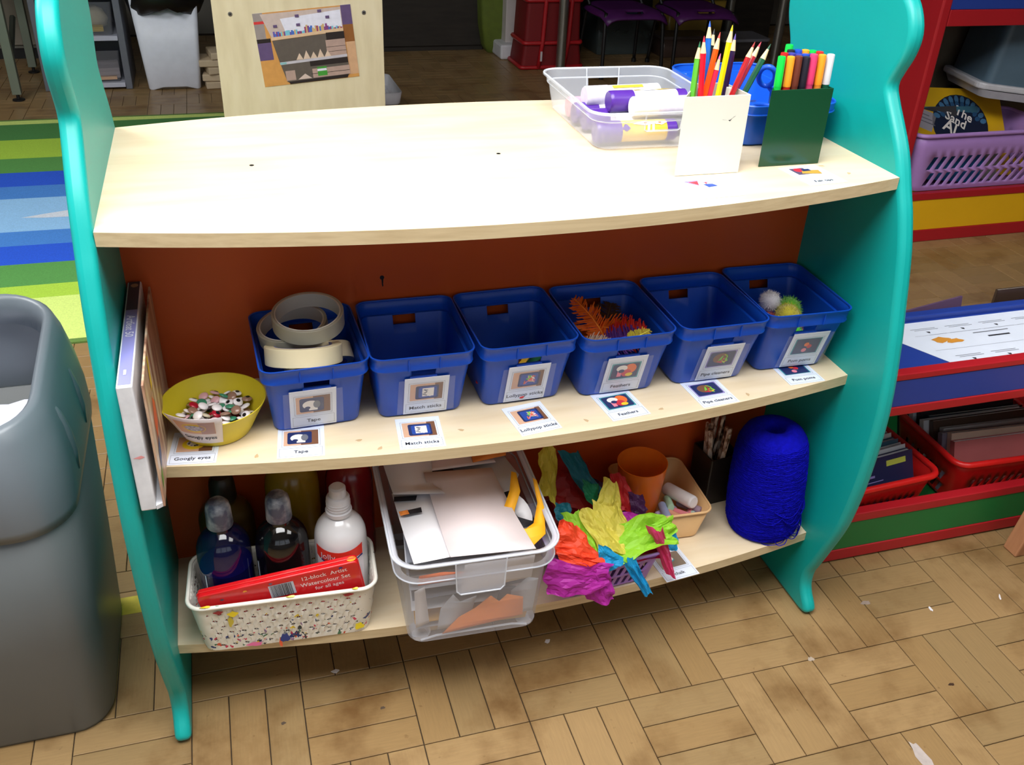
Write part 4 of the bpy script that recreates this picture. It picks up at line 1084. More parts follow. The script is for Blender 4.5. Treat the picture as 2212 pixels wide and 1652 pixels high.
wrap(b1, 0.0409, -2.2, -0.9, 0.02, 0.098, M('blue_label', (84, 70, 110), rough=0.3, var=0.1))
wrap(b2, 0.0409, -2.2, -0.95, 0.02, 0.104, M('olive_label', (88, 80, 62), rough=0.3, var=0.1))
wrap(b1, 0.0409, -2.62, -2.56, 0.02, 0.120, WHITE, 'label_edge'); wrap(b2, 0.0409, -2.70, -2.62, 0.02, 0.125, WHITE, 'label_edge')
LW = M('label_white', (226, 222, 228), rough=0.3); LR = M('label_red', (222, 54, 40), rough=0.3); LB = M('label_navy', (40, 40, 120), rough=0.3)
wrap(b3, 0.0409, -2.75, -0.75, 0.02, 0.138, LW)
wrap(b3, 0.0412, -2.75, -0.80, 0, 0, LR, 'label_band', zf=lambda u: (0.126 - 0.010 * math.sin(PI * min(1, u * 1.15)) , 0.147 - 0.006 * math.sin(PI * u)))
wrap(b3, 0.0414, -2.55, -0.80, 0, 0, LB, 'label_line', zf=lambda u: (0.1225 - 0.010 * math.sin(PI * min(1, u * 1.1)), 0.1255 - 0.010 * math.sin(PI * min(1, u * 1.1))))
def on_bottle(t, vf, r, ac, zc, mat, name):
    v, f = vf
    V = [(r * math.cos(ac + a / r), r * math.sin(ac + a / r), zc + b) for a, b, *_ in v]
    add(name, V, f, mat, t)
n_ = 28
bl_ = [((0.017 + 0.006 * (1 if k % 2 else -0.6)) * math.cos(2 * PI * k / n_), (0.015 + 0.006 * (1 if k % 2 else -0.6)) * math.sin(2 * PI * k / n_), 0) for k in range(n_)]
on_bottle(b3, (bl_ + [(0, 0, 0)], [(k, (k + 1) % n_, n_) for k in range(n_)]), 0.0416, -2.12, 0.102, LR, 'splash_logo')
on_bottle(b3, text_vf('color', 0.0150, 'CENTER', 0.02), 0.0420, -2.02, 0.103, LW, 'lettering')
on_bottle(b3, text_vf('fun', 0.0125, 'CENTER', 0.02), 0.0420, -2.05, 0.089, LW, 'lettering')
on_bottle(b3, text_vf('Jolly', 0.0150, 'CENTER', 0.0), 0.0420, -2.20, 0.1310, LW, 'lettering')
YCL = M('yellow_paint_bottle', (150, 118, 22), rough=0.25, var=0.1, scale=15)
RCL = M('red_paint_bottle', (128, 16, 22), rough=0.2, var=0.08, scale=15)
OCL = M('olive_paint_bottle', (86, 70, 28), rough=0.3, var=0.1, scale=15)
bottle('large dull yellow paint bottle standing behind the white basket', (0.1980, 0.1480, Z1 + 0.0008), 0.044, 0.262, YCL, M('yellow_cap', (120, 112, 84), rough=0.4), 0)
bottle('dark red paint bottle standing behind the white basket', (0.2900, 0.1480, Z1 + 0.0008), 0.040, 0.250, RCL, M('grey_cap', (136, 112, 116), rough=0.4), 0)
bottle('dark olive paint bottle behind the blue one', (0.0900, 0.1480, Z1 + 0.0008), 0.044, 0.200, OCL, M('dark_cap', (50, 40, 30), rough=0.4), 0)

# ---- red watercolour tin
TIN = M('red_tin_lacquer', (206, 24, 30), rough=0.25, var=0.04, scale=20, spec=0.6)
TINE = M('red_tin_edge', (224, 40, 40), rough=0.22, var=0.04, scale=20, spec=0.6)
tn = thing('paint_tin', 'red watercolour tin leaning along the front of the white basket', 'tin', (0.1650, -0.0250, Z1 + 0.0870), (0.08, -0.140, -0.066))
v, f = prism([(a, b) for a, b in rrect(0.118, 0.046, 0.006, 4)[0]], -0.008, 0.008, 'y'); add('case', v, f, TIN, tn, smooth='auto', bevel=0.0015)
v, f = tube([(a, 0.0, b) for a, b in rrect(0.1185, 0.0465, 0.006, 4)[0]], 0.0012, 5, closed=True); add('seam', v, f, TINE, tn, smooth=True)
LT = M('tin_lettering', (232, 206, 206), rough=0.4)
FT = lambda x, z: TR((x, -0.0084, z), (PI / 2, 0, 0))
lettering('lettering', '12-block  Artist', 0.0108, LT, tn, FT(0.066, 0.0345), bold=0.008)
lettering('lettering', 'Watercolour Set', 0.0108, LT, tn, FT(0.066, 0.0215), bold=0.008)
lettering('lettering', 'for all ages', 0.0100, LT, tn, FT(0.070, 0.0095), bold=0.004)
bars = [(rect(-0.0185, -0.013, 0.0185, 0.013), M('barcode_white', (190, 196, 210)))]
rr = random.Random(8); x = -0.0165
while x < 0.015:
    w = rr.choice([0.0005, 0.0009, 0.0014]); bars.append((rect(x, -0.013, x + w, 0.0125), INK)); x += w + rr.choice([0.0006, 0.0010])
flat('barcode', bars, tn, FT(0.002, 0.0230), step=0.00004)
for k, (x, z, c) in enumerate([(-0.085, 0.030, (90, 70, 80)), (-0.012, 0.040, (110, 90, 110)), (0.092, 0.0405, (50, 40, 120)), (-0.050, 0.037, (240, 150, 40))]):
    flat('paint_dab', [(blob(0, 0, 0.003, 0.002, 9, k), M('tin_dab_%d' % k, c))], tn, FT(x, z))
add('paint_dab', [(0.007 * math.cos(a), 0.005 * math.sin(a), 0) for a in [2 * PI * i / 10 for i in range(10)]], [tuple(range(10))], M('tin_dab_orange', (240, 150, 40)), tn, loc=(0.110, -0.001, 0.0466))

# ---- clear box of paper scraps
cb = thing('storage_box', 'clear plastic storage box full of paper scraps on the bottom shelf', 'box', (0.4510, 0.0330, Z1 + 0.0006), (0, 0, -0.045))
CBX = M('clear_box_plastic', (214, 216, 226), rough=0.16, var=0.0, clear=0.66)
fxh = (-0.30, -0.285, 0.285, 0.30)
v, f = shell([(0.0, 0.098, 0.122, 0.022), (0.004, 0.103, 0.128, 0.026), (0.150, 0.112, 0.143, 0.03), (0.1505, 0.1215, 0.153, 0.036), (0.155, 0.1225, 0.154, 0.037), (0.180, 0.1235, 0.155, 0.037), (0.184, 0.1265, 0.158, 0.04)], fxh, (), 7)
add('body', v, f, CBX, cb, smooth='auto')
P_, _ = rrect(0.1262, 0.1578, 0.04, 8)
v, f = tube([(a, b, 0.184) for a, b in P_], 0.0020, 6, closed=True); add('rim', v, f, CLEARRIM, cb, smooth=True)
Pa, _ = rrect(0.1262, 0.1578, 0.04, 8); Pb, _ = rrect(0.1175, 0.1490, 0.034, 8)
nn = len(Pa)
add('flange', [(a, b, 0.1845) for a, b in Pa] + [(a, b, 0.1815) for a, b in Pb], [(k, (k + 1) % nn, nn + (k + 1) % nn, nn + k) for k in range(nn)], M('milky_flange', (222, 224, 234), rough=0.2, var=0.0, clear=0.45), cb, smooth=True, solid=0.001)
for sx_ in (-1, 1):
    for sy_ in (-1, 1):
        v, f = shell([(-0.0, 0.012, 0.012, 0.008), (0.012, 0.016, 0.016, 0.010)], (), (), 4); add('foot', v, f, CLEARRIM, cb, smooth='auto', loc=(sx_ * 0.084, sy_ * 0.108, -0.0002))
P_, _ = rrect(0.1190, 0.1505, 0.035, 8)
v, f = tube([(a, b, 0.179) for a, b in P_], 0.0014, 6, closed=True); add('inner_rim', v, f, CLEARRIM, cb, smooth=True)
P_, _ = rrect(0.1225, 0.154, 0.037, 8)
v, f = tube([(a, b, 0.1515) for a, b in P_], 0.0014, 6, closed=True); add('ledge', v, f, CLEARRIM, cb, smooth=True)
for s in (-1, 1):     # clip plates at front and back
    o_ = [(-0.038, 0.183), (0.038, 0.183), (0.036, 0.130), (0.030, 0.123), (-0.030, 0.123), (-0.036, 0.130)]
    v, f = prism(o_, s * 0.157, s * 0.1585, 'y'); add('clip_plate', v, f, CBX, cb)
    v, f = tube([(a, s * 0.1592, b) for a, b in o_[1:] + o_[:1]], 0.0012, 5); add('clip_rim', v, f, CLEARRIM, cb)
v, f = tube([(-0.085, -0.1235, 0.004), (-0.060, -0.124, 0.010), (0.060, -0.124, 0.010), (0.085, -0.1235, 0.004)], 0.0018, 6); add('foot_ridge', v, f, CLEARRIM, cb)
PAPC = {'white': (232, 230, 234), 'pinkish': (228, 214, 214), 'grey': (120, 122, 132), 'pale grey': (196, 198, 206), 'orange': (238, 140, 60), 'amber': (244, 172, 20), 'black': (30, 28, 34), 'deep orange': (236, 110, 40), 'ochre': (214, 160, 70)}
def PAP(c): return M('paper_' + c.replace(' ', '_'), PAPC[c], rough=0.6, var=0.03, scale=8)
def paper(label, color, outline, loc, rot, bend=0.0, nx=8):
    """a cut sheet: outline filled and gently bent along x"""
    t = thing('paper_sheet', label, 'paper', loc, rot, 'paper scraps in the clear box')
    bm = bmesh.new()
    vs = [bm.verts.new((a, b, 0)) for a, b in outline]
    bm.faces.new(vs)
    xs = [a for a, b in outline]; ys = [b for a, b in outline]
    for i in range(1, nx):
        y = min(ys) + (max(ys) - min(ys)) * i / nx
        bmesh.ops.bisect_plane(bm, geom=bm.verts[:] + bm.edges[:] + bm.faces[:], plane_co=(0, y, 0), plane_no=(0, 1, 0))
    yc = (min(ys) + max(ys)) / 2; hy = (max(ys) - min(ys)) / 2
    for q in bm.verts:
        u = (q.co.y - yc) / hy
        q.co.z += bend * u * u
    bm.verts.index_update()
    V = [tuple(q.co) for q in bm.verts]; F = [tuple(q.index for q in fc.verts) for fc in bm.faces]
    bm.free()
    add('sheet', V, F, PAP(color), t, smooth=True, solid=0.0005, soff=0)
    return t
bxc, byc = 0.4510, 0.0330
zt = Z1 + 0.172
paper('large pinkish white sheet on top of the clear box', 'pinkish', [(-0.055, -0.105), (0.072, -0.118), (0.062, 0.080), (-0.050, 0.090)], (bxc + 0.004, byc - 0.034, zt + 0.011), (0.045, 0.02, 0.02), 0.006)
paper('white sheet with torn corner at the back left of the clear box', 'white', [(-0.045, -0.050), (0.035, -0.062), (0.022, -0.035), (0.040, 0.070), (-0.048, 0.075)], (bxc - 0.060, byc + 0.060, zt + 0.019), (0.02, 0.05, 0.0), 0.003)
paper('white sheet under the pinkish one at the front left', 'white', [(-0.050, -0.075), (0.055, -0.070), (0.050, 0.095), (-0.052, 0.090)], (bxc - 0.052, byc - 0.060, zt + 0.003), (0.02, 0.0, 0.0), 0.004)
paper('pale grey rounded sheet at the back right of the clear box', 'pale grey', [(-0.050, -0.060), (0.030, -0.050), (0.052, -0.015), (0.040, 0.060), (-0.045, 0.080)], (bxc + 0.054, byc + 0.042, zt + 0.006), (0.0, -0.10, 0.0), 0.003)
paper('wide pinkish sheet across the back of the clear box', 'pinkish', [(-0.080, -0.030), (0.075, -0.035), (0.070, 0.050), (-0.082, 0.050)], (bxc, byc + 0.095, zt + 0.016), (0.02, 0.0, 0.02), 0.002)
paper('orange scrap at the back right edge of the clear box', 'orange', [(-0.03, -0.02), (0.025, -0.030), (0.038, 0.0), (0.025, 0.03), (-0.02, 0.025)], (bxc + 0.066, byc + 0.092, zt + 0.022), (0.05, -0.15, 0.1), 0.002)
# amber horns shape at the right front
hn = [(-0.034, 0.0), (-0.030, -0.046), (-0.004, -0.062), (0.022, -0.046), (0.034, 0.0), (0.036, 0.046), (0.031, 0.052), (0.026, 0.010), (0.010, -0.022), (-0.004, -0.028), (-0.016, -0.022), (-0.012, 0.008), (0.006, 0.036), (0.008, 0.066), (0.001, 0.070), (-0.010, 0.042), (-0.026, 0.018)]
paper('amber horned cut out shape at the right of the clear box', 'amber', hn, (bxc + 0.086, byc - 0.062, zt + 0.006), (0.42, -0.18, -0.04), 0.010)
paper('white oval scrap inside the amber cut out', 'white', oval(0, 0, 0.012, 0.028, 16), (bxc + 0.090, byc - 0.040, zt - 0.004), (0.5, -0.5, 0.1), 0.0)
paper('black scrap under the amber cut out', 'black', [(-0.03, -0.04), (0.025, -0.045), (0.028, 0.05), (-0.028, 0.04)], (bxc + 0.074, byc - 0.030, zt - 0.010), (0.2, -0.1, 0.2), 0.003)
paper('black strip poking out on the left of the white sheets', 'black', [(-0.018, -0.006), (0.016, -0.004), (0.018, 0.008), (-0.018, 0.006)], (bxc - 0.086, byc + 0.010, zt + 0.0100), (0, 0, -0.2), 0.0)
paper('black and orange strip poking out on the left edge', 'black', [(-0.016, -0.005), (0.014, -0.006), (0.016, 0.006), (-0.016, 0.006)], (bxc - 0.082, byc - 0.024, zt + 0.0105), (0, 0, 0.1), 0.0)
paper('small orange strip on the left edge of the clear box', 'orange', [(-0.007, -0.005), (0.007, -0.005), (0.007, 0.005), (-0.007, 0.005)], (bxc - 0.095, byc - 0.025, zt + 0.0118), (0, 0, 0.1), 0.0)
# filler layers seen through the walls
lay_ = [('grey', 0.152, 0.03), ('pale grey', 0.142, -0.02), ('black', 0.131, 0.05), ('grey', 0.124, -0.03), ('white', 0.114, 0.02), ('pale grey', 0.098, 0.0), ('grey', 0.075, 0.04), ('white', 0.052, -0.02), ('ochre', 0.030, 0.03), ('pale grey', 0.012, 0.0)]
wd = ['topmost hidden', 'second', 'third, black', 'fourth', 'fifth', 'sixth', 'seventh', 'eighth', 'ninth, ochre', 'lowest']
for k, (c, z, a) in enumerate(lay_):
    s = 0.092 + 0.012 * z / 0.15
    paper(wd[k] + ' layer of ' + c + ' paper stacked inside the clear box', c, [(-s, -0.115), (s * 0.9, -0.112), (s, 0.10), (-s * 0.8, 0.11)], (bxc, byc, Z1 + z), (0.02 * (k % 3 - 1), 0.02 * (k % 2), a * 0.5 - 0.045), 0.006)
yf = byc - 0.127
paper('torn orange sheet pressed low against the front of the clear box', 'orange', [(-0.070, -0.030), (0.058, -0.012), (0.056, 0.030), (0.030, 0.042), (0.018, 0.028), (0.004, 0.044), (-0.020, 0.020), (-0.045, 0.004)], (bxc + 0.012, yf - 0.004, Z1 + 0.045), (PI / 2 + 0.10, 0, -0.045), 0.0)
paper('grey scrap standing behind the front wall of the clear box', 'grey', [(-0.03, -0.02), (0.02, -0.025), (0.03, 0.02), (-0.02, 0.03)], (bxc + 0.056, yf + 0.006, Z1 + 0.062), (PI / 2 + 0.10, 0, -0.045), 0.0)
paper('rounded white scrap at the right front of the clear box', 'pale grey', [(-0.018, -0.035), (0.018, -0.035), (0.022, 0.040), (0.004, 0.046), (-0.020, 0.020)], (bxc + 0.072, yf + 0.004, Z1 + 0.060), (PI / 2 + 0.10, 0, -0.045), 0.0)
paper('crumpled pale scrap at the left front of the clear box', 'pale grey', [(-0.035, -0.035), (0.015, -0.030), (0.025, 0.030), (0.0, 0.020), (-0.012, 0.042), (-0.03, 0.010)], (bxc - 0.030, yf + 0.0015, Z1 + 0.060), (PI / 2 + 0.10, 0, -0.045), 0.003)
paper('white folded sheet slanting inside the front left', 'white', [(-0.012, -0.045), (0.010, -0.040), (0.0, 0.045), (-0.016, 0.040)], (bxc - 0.086, yf + 0.002, Z1 + 0.080), (PI / 2 + 0.10, 0, 0.15), 0.0)
paper('deep orange strip glowing through the upper front left of the clear box', 'deep orange', [(-0.036, -0.010), (0.030, -0.008), (0.034, 0.006), (0.0, 0.012), (-0.034, 0.010)], (bxc - 0.060, yf - 0.006, Z1 + 0.140), (PI / 2 + 0.1, 0, -0.045), 0.0)
paper('long white sheet standing at the front of the clear box', 'white', [(-0.05, -0.022), (0.060, -0.008), (0.062, 0.040), (-0.045, 0.040)], (bxc + 0.020, yf - 0.0055, Z1 + 0.120), (PI / 2 + 0.10, 0, -0.045), 0.0)
paper('ochre scrap along the bottom right of the clear box', 'ochre', [(-0.03, -0.008), (0.03, -0.010), (0.032, 0.008), (-0.03, 0.016)], (bxc + 0.050, yf + 0.010, Z1 + 0.020), (PI / 2 + 0.1, 0, -0.045), 0.0)

# ---- lilac slotted basket with tissue paper
LIL = M('lilac_plastic', (158, 118, 200), rough=0.38, var=0.03)
def slotted(hx0, hy0, hx1, hy1, h, rad, nslot, nside, rows, shear=0.0, solid_top=0.18):
    """flared basket with rows of slanted slots on all four walls"""
    fx = []
    for k in range(nslot):
        c = -0.92 + 1.84 * (k + 0.5) / nslot; w = 0.52 * 1.84 / nslot / 2
        fx += [c - w, c + w]
    fy = []
    for k in range(nside):
        c = -0.9 + 1.8 * (k + 0.5) / nside; w = 0.52 * 1.8 / nside / 2
        fy += [c - w, c + w]
    R_ = []; holes = []
    def at(u, s): return (h * u, hx0 + (hx1 - hx0) * u, hy0 + (hy1 - hy0) * u, rad, s, s)
    R_.append((0.0, hx0 * 0.97, hy0 * 0.97, rad, 0, 0)); R_.append(at(0.06, 0))
    span = (1 - solid_top - 0.12) / rows
    for r in range(rows):
        a = 0.10 + r * span
        holes.append(len(R_)); R_.append(at(a, -shear)); R_.append(at(a + span * 0.78, shear))
    R_.append(at(1 - solid_top * 0.8, 0)); R_.append(at(1.0, 0))
    def hole(s, i, row): return s in 'fbrl' and i % 2 == 1 and row in holes
    return shell(R_, fx, fy, 5, hole)
lk = thing('basket', 'small lilac slotted basket overflowing with tissue paper', 'basket', (0.6840, 0.0270, Z1 + 0.0008), (0, 0, 0.07))
v, f = slotted(0.078, 0.076, 0.090, 0.090, 0.070, 0.016, 9, 8, 2, 0.002)
add('body', v, f, LIL, lk, smooth='auto', solid=0.0016)
P_, _ = rrect(0.0915, 0.0915, 0.018, 6)
v, f = tube([(a, b, 0.070) for a, b in P_], 0.0030, 7, closed=True); add('rim', v, f, LIL, lk, smooth=True)
TISSUE = [
    ('yellow', 'upright yellow tissue sheet at the back left of the lilac basket', [(0.606, 0.1, 0.349), (0.633, 0.1, 0.357), (0.621, 0.05, 0.279), (0.598, 0.05, 0.314)]),
    ('dark red', 'large dark red tissue sheet behind the others', [(0.635, 0.11, 0.332), (0.693, 0.11, 0.307), (0.704, 0.05, 0.257), (0.621, 0.05, 0.286)]),
    ('teal', 'dark teal tissue strip falling across the dark red sheet', [(0.639, 0.085, 0.354), (0.668, 0.085, 0.352), (0.694, 0.045, 0.308), (0.669, 0.045, 0.303)]),
    ('emerald', 'small emerald tissue piece under the teal strip', [(0.662, 0.04, 0.33), (0.687, 0.04, 0.317), (0.688, 0.03, 0.285), (0.667, 0.03, 0.299)]),
    ('straw', 'tall straw yellow tissue twist in the middle of the basket', [(0.699, 0.03, 0.328), (0.72, 0.03, 0.319), (0.723, -0.005, 0.27), (0.674, -0.005, 0.292)]),
    ('straw', 'straw yellow tissue sheet sweeping down to the basket front', [(0.675, 0.0, 0.305), (0.72, 0.0, 0.283), (0.731, -0.055, 0.245), (0.677, -0.055, 0.251)]),
    ('straw', 'folded straw yellow tissue corner at the left of the yellow sweep', [(0.644, -0.01, 0.304), (0.678, -0.01, 0.297), (0.7, -0.06, 0.261), (0.664, -0.06, 0.262)]),
    ('lime', 'large lime green tissue sheet spreading over the basket front', [(0.71, -0.02, 0.27), (0.776, -0.02, 0.278), (0.786, -0.055, 0.251), (0.698, -0.07, 0.245)]),
    ('lime', 'lime green tissue tail pointing right toward the beige tray', [(0.745, -0.03, 0.269), (0.793, -0.035, 0.285), (0.798, -0.045, 0.262), (0.75, -0.05, 0.247)]),
    ('lime', 'lime green tissue crumple at the left of the basket', [(0.616, 0.0, 0.29), (0.645, 0.0, 0.294), (0.662, -0.055, 0.255), (0.626, -0.055, 0.259)]),
    ('orange red', 'orange red tissue strip curling over the front left corner', [(0.6, -0.03, 0.308), (0.626, -0.03, 0.295), (0.656, -0.07, 0.259), (0.583, -0.055, 0.275)]),
    ('orange red', 'orange red tissue end hanging over the basket rim', [(0.587, -0.06, 0.285), (0.652, -0.07, 0.265), (0.644, -0.082, 0.248), (0.602, -0.078, 0.261)]),
    ('magenta', 'large magenta tissue sheet draped over the basket front', [(0.575, -0.07, 0.27), (0.659, -0.08, 0.253), (0.654, -0.088, 0.219), (0.57, -0.085, 0.22)]),
    ('magenta', 'magenta tissue flap hanging low at the basket front', [(0.627, -0.08, 0.255), (0.666, -0.08, 0.239), (0.679, -0.088, 0.183), (0.637, -0.088, 0.197)]),
    ('sky blue', 'sky blue tissue curl standing at the front rim', [(0.657, -0.065, 0.281), (0.671, -0.065, 0.272), (0.701, -0.075, 0.247), (0.658, -0.08, 0.243)]),
    ('sky blue', 'sky blue tissue tail hanging down the basket front', [(0.697, -0.072, 0.245), (0.715, -0.072, 0.249), (0.742, -0.085, 0.19), (0.73, -0.085, 0.188)]),
    ('pink', 'bright pink tissue strip dangling at the right corner', [(0.748, -0.055, 0.283), (0.772, -0.055, 0.278), (0.8, -0.06, 0.193), (0.788, -0.06, 0.192)]),
    ('red', 'red tissue fold in front of the orange cup', [(0.718, 0.05, 0.322), (0.744, 0.05, 0.311), (0.756, 0.02, 0.258), (0.711, 0.02, 0.285)]),
    ('plum', 'dark plum tissue twist beside the orange cup', [(0.744, 0.025, 0.299), (0.768, 0.025, 0.29), (0.771, 0.01, 0.273), (0.751, 0.01, 0.265)]),
    ('teal', 'teal tissue piece behind the lime sheet', [(0.739, -0.01, 0.27), (0.778, -0.01, 0.268), (0.777, -0.025, 0.254), (0.741, -0.025, 0.255)]),
    ('sky blue', 'pale blue tissue end below the lime tail', [(0.788, -0.03, 0.242), (0.813, -0.03, 0.245), (0.814, -0.04, 0.22), (0.793, -0.04, 0.221)]),
    ('magenta', 'magenta tissue peak behind the straw sheet', [(0.717, 0.005, 0.28), (0.756, 0.005, 0.268), (0.747, -0.01, 0.26), (0.719, -0.01, 0.266)]),
    ('teal', 'teal and green tissue corner at the left edge of the basket', [(0.612, 0.02, 0.308), (0.634, 0.02, 0.3), (0.635, 0.0, 0.28), (0.608, 0.0, 0.295)]),
    ('crimson', 'crimson tissue layer just above the front rim', [(0.708, -0.045, 0.235), (0.775, -0.04, 0.227), (0.779, -0.055, 0.22), (0.71, -0.06, 0.228)]),
]
TCOL = {'yellow': (222, 208, 70), 'dark red': (150, 14, 22), 'teal': (14, 110, 130), 'emerald': (10, 120, 80), 'straw': (226, 212, 84), 'lime': (158, 222, 52), 'orange red': (250, 78, 40), 'magenta': (190, 44, 170), 'sky blue': (24, 160, 222), 'pink': (232, 70, 130), 'red': (186, 22, 28), 'plum': (70, 20, 74), 'crimson': (190, 24, 80)}
def tissue(color, label, corners, seed, n=15, amp=0.16):
    r = random.Random(seed)
    A, B, C, D = [Vector(p) for p in corners]
    size = ((B - A).length + (C - D).length + (D - A).length + (C - B).length) / 4
    nrm = ((B - A) + (C - D)).cross((D - A) + (C - B)).normalized()
    if nrm.y > 0: nrm = -nrm
    # random creases: planes of folding
    cre = [(r.uniform(0, PI), r.uniform(-0.5, 0.5), r.uniform(0.4, 1.0), r.choice((-1, 1))) for _ in range(9)]
    V = []; F = []
    ea = [r.uniform(0, 6) for _ in range(4)]
    for j in range(n):
        for i in range(n):
            u = i / (n - 1); w = j / (n - 1)
            # ragged outline
            uu = u + (0.05 * math.sin(7 * w + ea[0]) + 0.015 * math.sin(17 * w + ea[1])) * (abs(u - 0.5) * 2) ** 2
            ww = w + (0.05 * math.sin(6 * u + ea[2]) + 0.015 * math.sin(17 * u + ea[3])) * (abs(w - 0.5) * 2) ** 2
            uu += r.uniform(-0.18, 0.18) / n * (1 if 0 < i < n - 1 else 0.2); ww += r.uniform(-0.18, 0.18) / n * (1 if 0 < j < n - 1 else 0.2)
            p = (A.lerp(B, uu)).lerp(D.lerp(C, uu), ww)
            d = 0
            for a, o_, s, g in cre:
                q = (u - 0.5) * math.cos(a) + (w - 0.5) * math.sin(a) - o_ * 0.6
                d += g * s * abs(((q * 2.2 + 0.5) % 1.0) - 0.5)
            d = d / 2.4 + 0.55 * math.sin(PI * u) * 0.8 + r.uniform(-0.06, 0.06)
            V.append(tuple(p + nrm * d * size * amp * 1.6))
    for j in range(n - 1):
        for i in range(n - 1):
            k = j * n + i
            if (i + j) % 2: F += [(k, k + 1, k + n + 1), (k, k + n + 1, k + n)]
            else: F += [(k, k + 1, k + n), (k + 1, k + n + 1, k + n)]
    base = Vector((sum(v[0] for v in V) / len(V), sum(v[1] for v in V) / len(V), min(v[2] for v in V)))
    t = thing('tissue_paper', label, 'tissue paper', base, (0, 0, 0), 'crumpled tissue paper in the lilac basket')
    add('sheet', [tuple(Vector(v) - base) for v in V], F, thin('tissue_' + color.replace(' ', '_'), TCOL[color], rough=0.55, tl=0.35, var=0.06), t)
for k, (c, lb, cs) in enumerate(TISSUE):
    # spread each sheet a little so that neighbours overlap
    m = Vector((0, 0, 0))
    for p in cs: m += Vector(p) / 4
    cs2 = [tuple(m + (Vector(p) - m) * 1.22) for p in cs]
    tissue(c, lb, cs2, 40 + k)
tissue('dark red', 'dark red tissue lining the bottom of the lilac basket', [(0.61, 0.10, 0.235), (0.76, 0.10, 0.235), (0.755, -0.045, 0.215), (0.615, -0.045, 0.22)], 91, 15, 0.10)
tissue('crimson', 'crimson tissue crumpled deep in the middle of the lilac basket', [(0.63, 0.08, 0.26), (0.75, 0.08, 0.25), (0.75, -0.03, 0.225), (0.63, -0.03, 0.24)], 92, 15, 0.14)
tissue('plum', 'plum tissue crumpled in the back right of the lilac basket', [(0.69, 0.10, 0.275), (0.765, 0.09, 0.265), (0.765, 0.02, 0.235), (0.70, 0.02, 0.25)], 93, 15, 0.2)

# ---- beige tray with chalks and orange cup
BEI = M('peach_plastic', (230, 186, 132), rough=0.4, var=0.03)
by = thing('tray', 'peach plastic tray of chalks beside the lilac basket', 'tray', (0.8440, 0.1100, Z1 + 0.0008), (0, 0, -0.05))
v, f = shell([(0.0, 0.056, 0.066, 0.014), (0.003, 0.060, 0.070, 0.016), (0.066, 0.0715, 0.082, 0.018)], (), (), 6); add('body', v, f, BEI, by, smooth='auto', solid=0.0018)
P_, _ = rrect(0.0720, 0.0825, 0.018, 7)
v, f = tube([(a, b, 0.0660) for a, b in P_], 0.0024, 7, closed=True); add('rim', v, f, BEI, by, smooth=True)
ORC = M('orange_cup_plastic', (246, 124, 32), rough=0.3, var=0.03, clear=0.12)
cu = thing('cup', 'orange plastic beaker standing in the peach tray', 'cup', (0.8070, 0.1100, Z1 + 0.014), (0.02, -0.03, 0))
v, f = lathe([(0.031, 0.0), (0.0325, 0.002), (0.0445, 0.118), (0.0450, 0.120), (0.0436, 0.120), (0.0425, 0.116), (0.0310, 0.004)], 48); add('body', v, f, ORC, cu, smooth='auto')
chs = [('white', (232, 226, 226), 0.878, 0.090, 0.034, 0.0125, 0.036, 1.9, 0.35), ('pink', (222, 130, 140), 0.862, 0.062, 0.020, 0.0065, 0.022, 2.2, 0.2), ('peach', (226, 160, 130), 0.850, 0.056, 0.022, 0.0065, 0.022, 2.0, 0.3), ('pale blue', (150, 160, 196), 0.838, 0.062, 0.024, 0.0075, 0.026, 1.4, 0.1), ('mint', (170, 206, 176), 0.856, 0.086, 0.024, 0.007, 0.022, 1.3, 0.4), ('pink', (216, 120, 136), 0.888, 0.062, 0.014, 0.0065, 0.020, 0.9, 0.1), ('mauve', (160, 140, 160), 0.892, 0.074, 0.018, 0.007, 0.024, 2.2, 0.2), ('pink', (220, 140, 150), 0.895, 0.110, 0.014, 0.0065, 0.020, 1.7, 0.1), ('grey blue', (120, 130, 160), 0.895, 0.058, 0.013, 0.0065, 0.018, 0.3, 0.0), ('pale green', (170, 190, 180), 0.875, 0.056, 0.014, 0.0065, 0.020, 0.1, 0.0), ('cream', (226, 212, 180), 0.832, 0.054, 0.015, 0.0065, 0.022, 0.4, 0.0), ('lilac', (176, 160, 200), 0.846, 0.074, 0.014, 0.0065, 0.022, 0.2, 0.0)]
chl = ['fat white chalk lying on top of the chalks', 'pink chalk in the middle of the chalks', 'peach chalk by the front of the tray', 'pale blue chalk beside the orange beaker', 'mint chalk against the orange beaker', 'pink chalk near the front right of the tray', 'mauve chalk along the right of the fat white one', 'pink chalk behind the fat white one', 'grey blue chalk in the front right corner', 'pale green chalk at the tray front', 'cream chalk at the left front of the tray', 'lilac chalk under the pale blue one']
for k, (c, col, x, y, z, r, l, a, ti) in enumerate(chs):
    t = thing('chalk', chl[k], 'chalk', (x, y, Z1 + z + 0.024), (0, ti * (0.6 if k else 0.5), a), 'chalks in the peach tray')
    v, f = lathe([(r * 0.80, -l), (r * 0.96, -l + 0.002), (r, -l + 0.004), (r * 1.0, l - 0.004), (r * 0.96, l - 0.002), (r * 0.78, l)], 14); v = [(p[2], p[0], p[1]) for p in v]
    add('stick', v, f, M('chalk_' + c.replace(' ', '_'), col, rough=0.9, var=0.06, scale=60), t, smooth='auto')

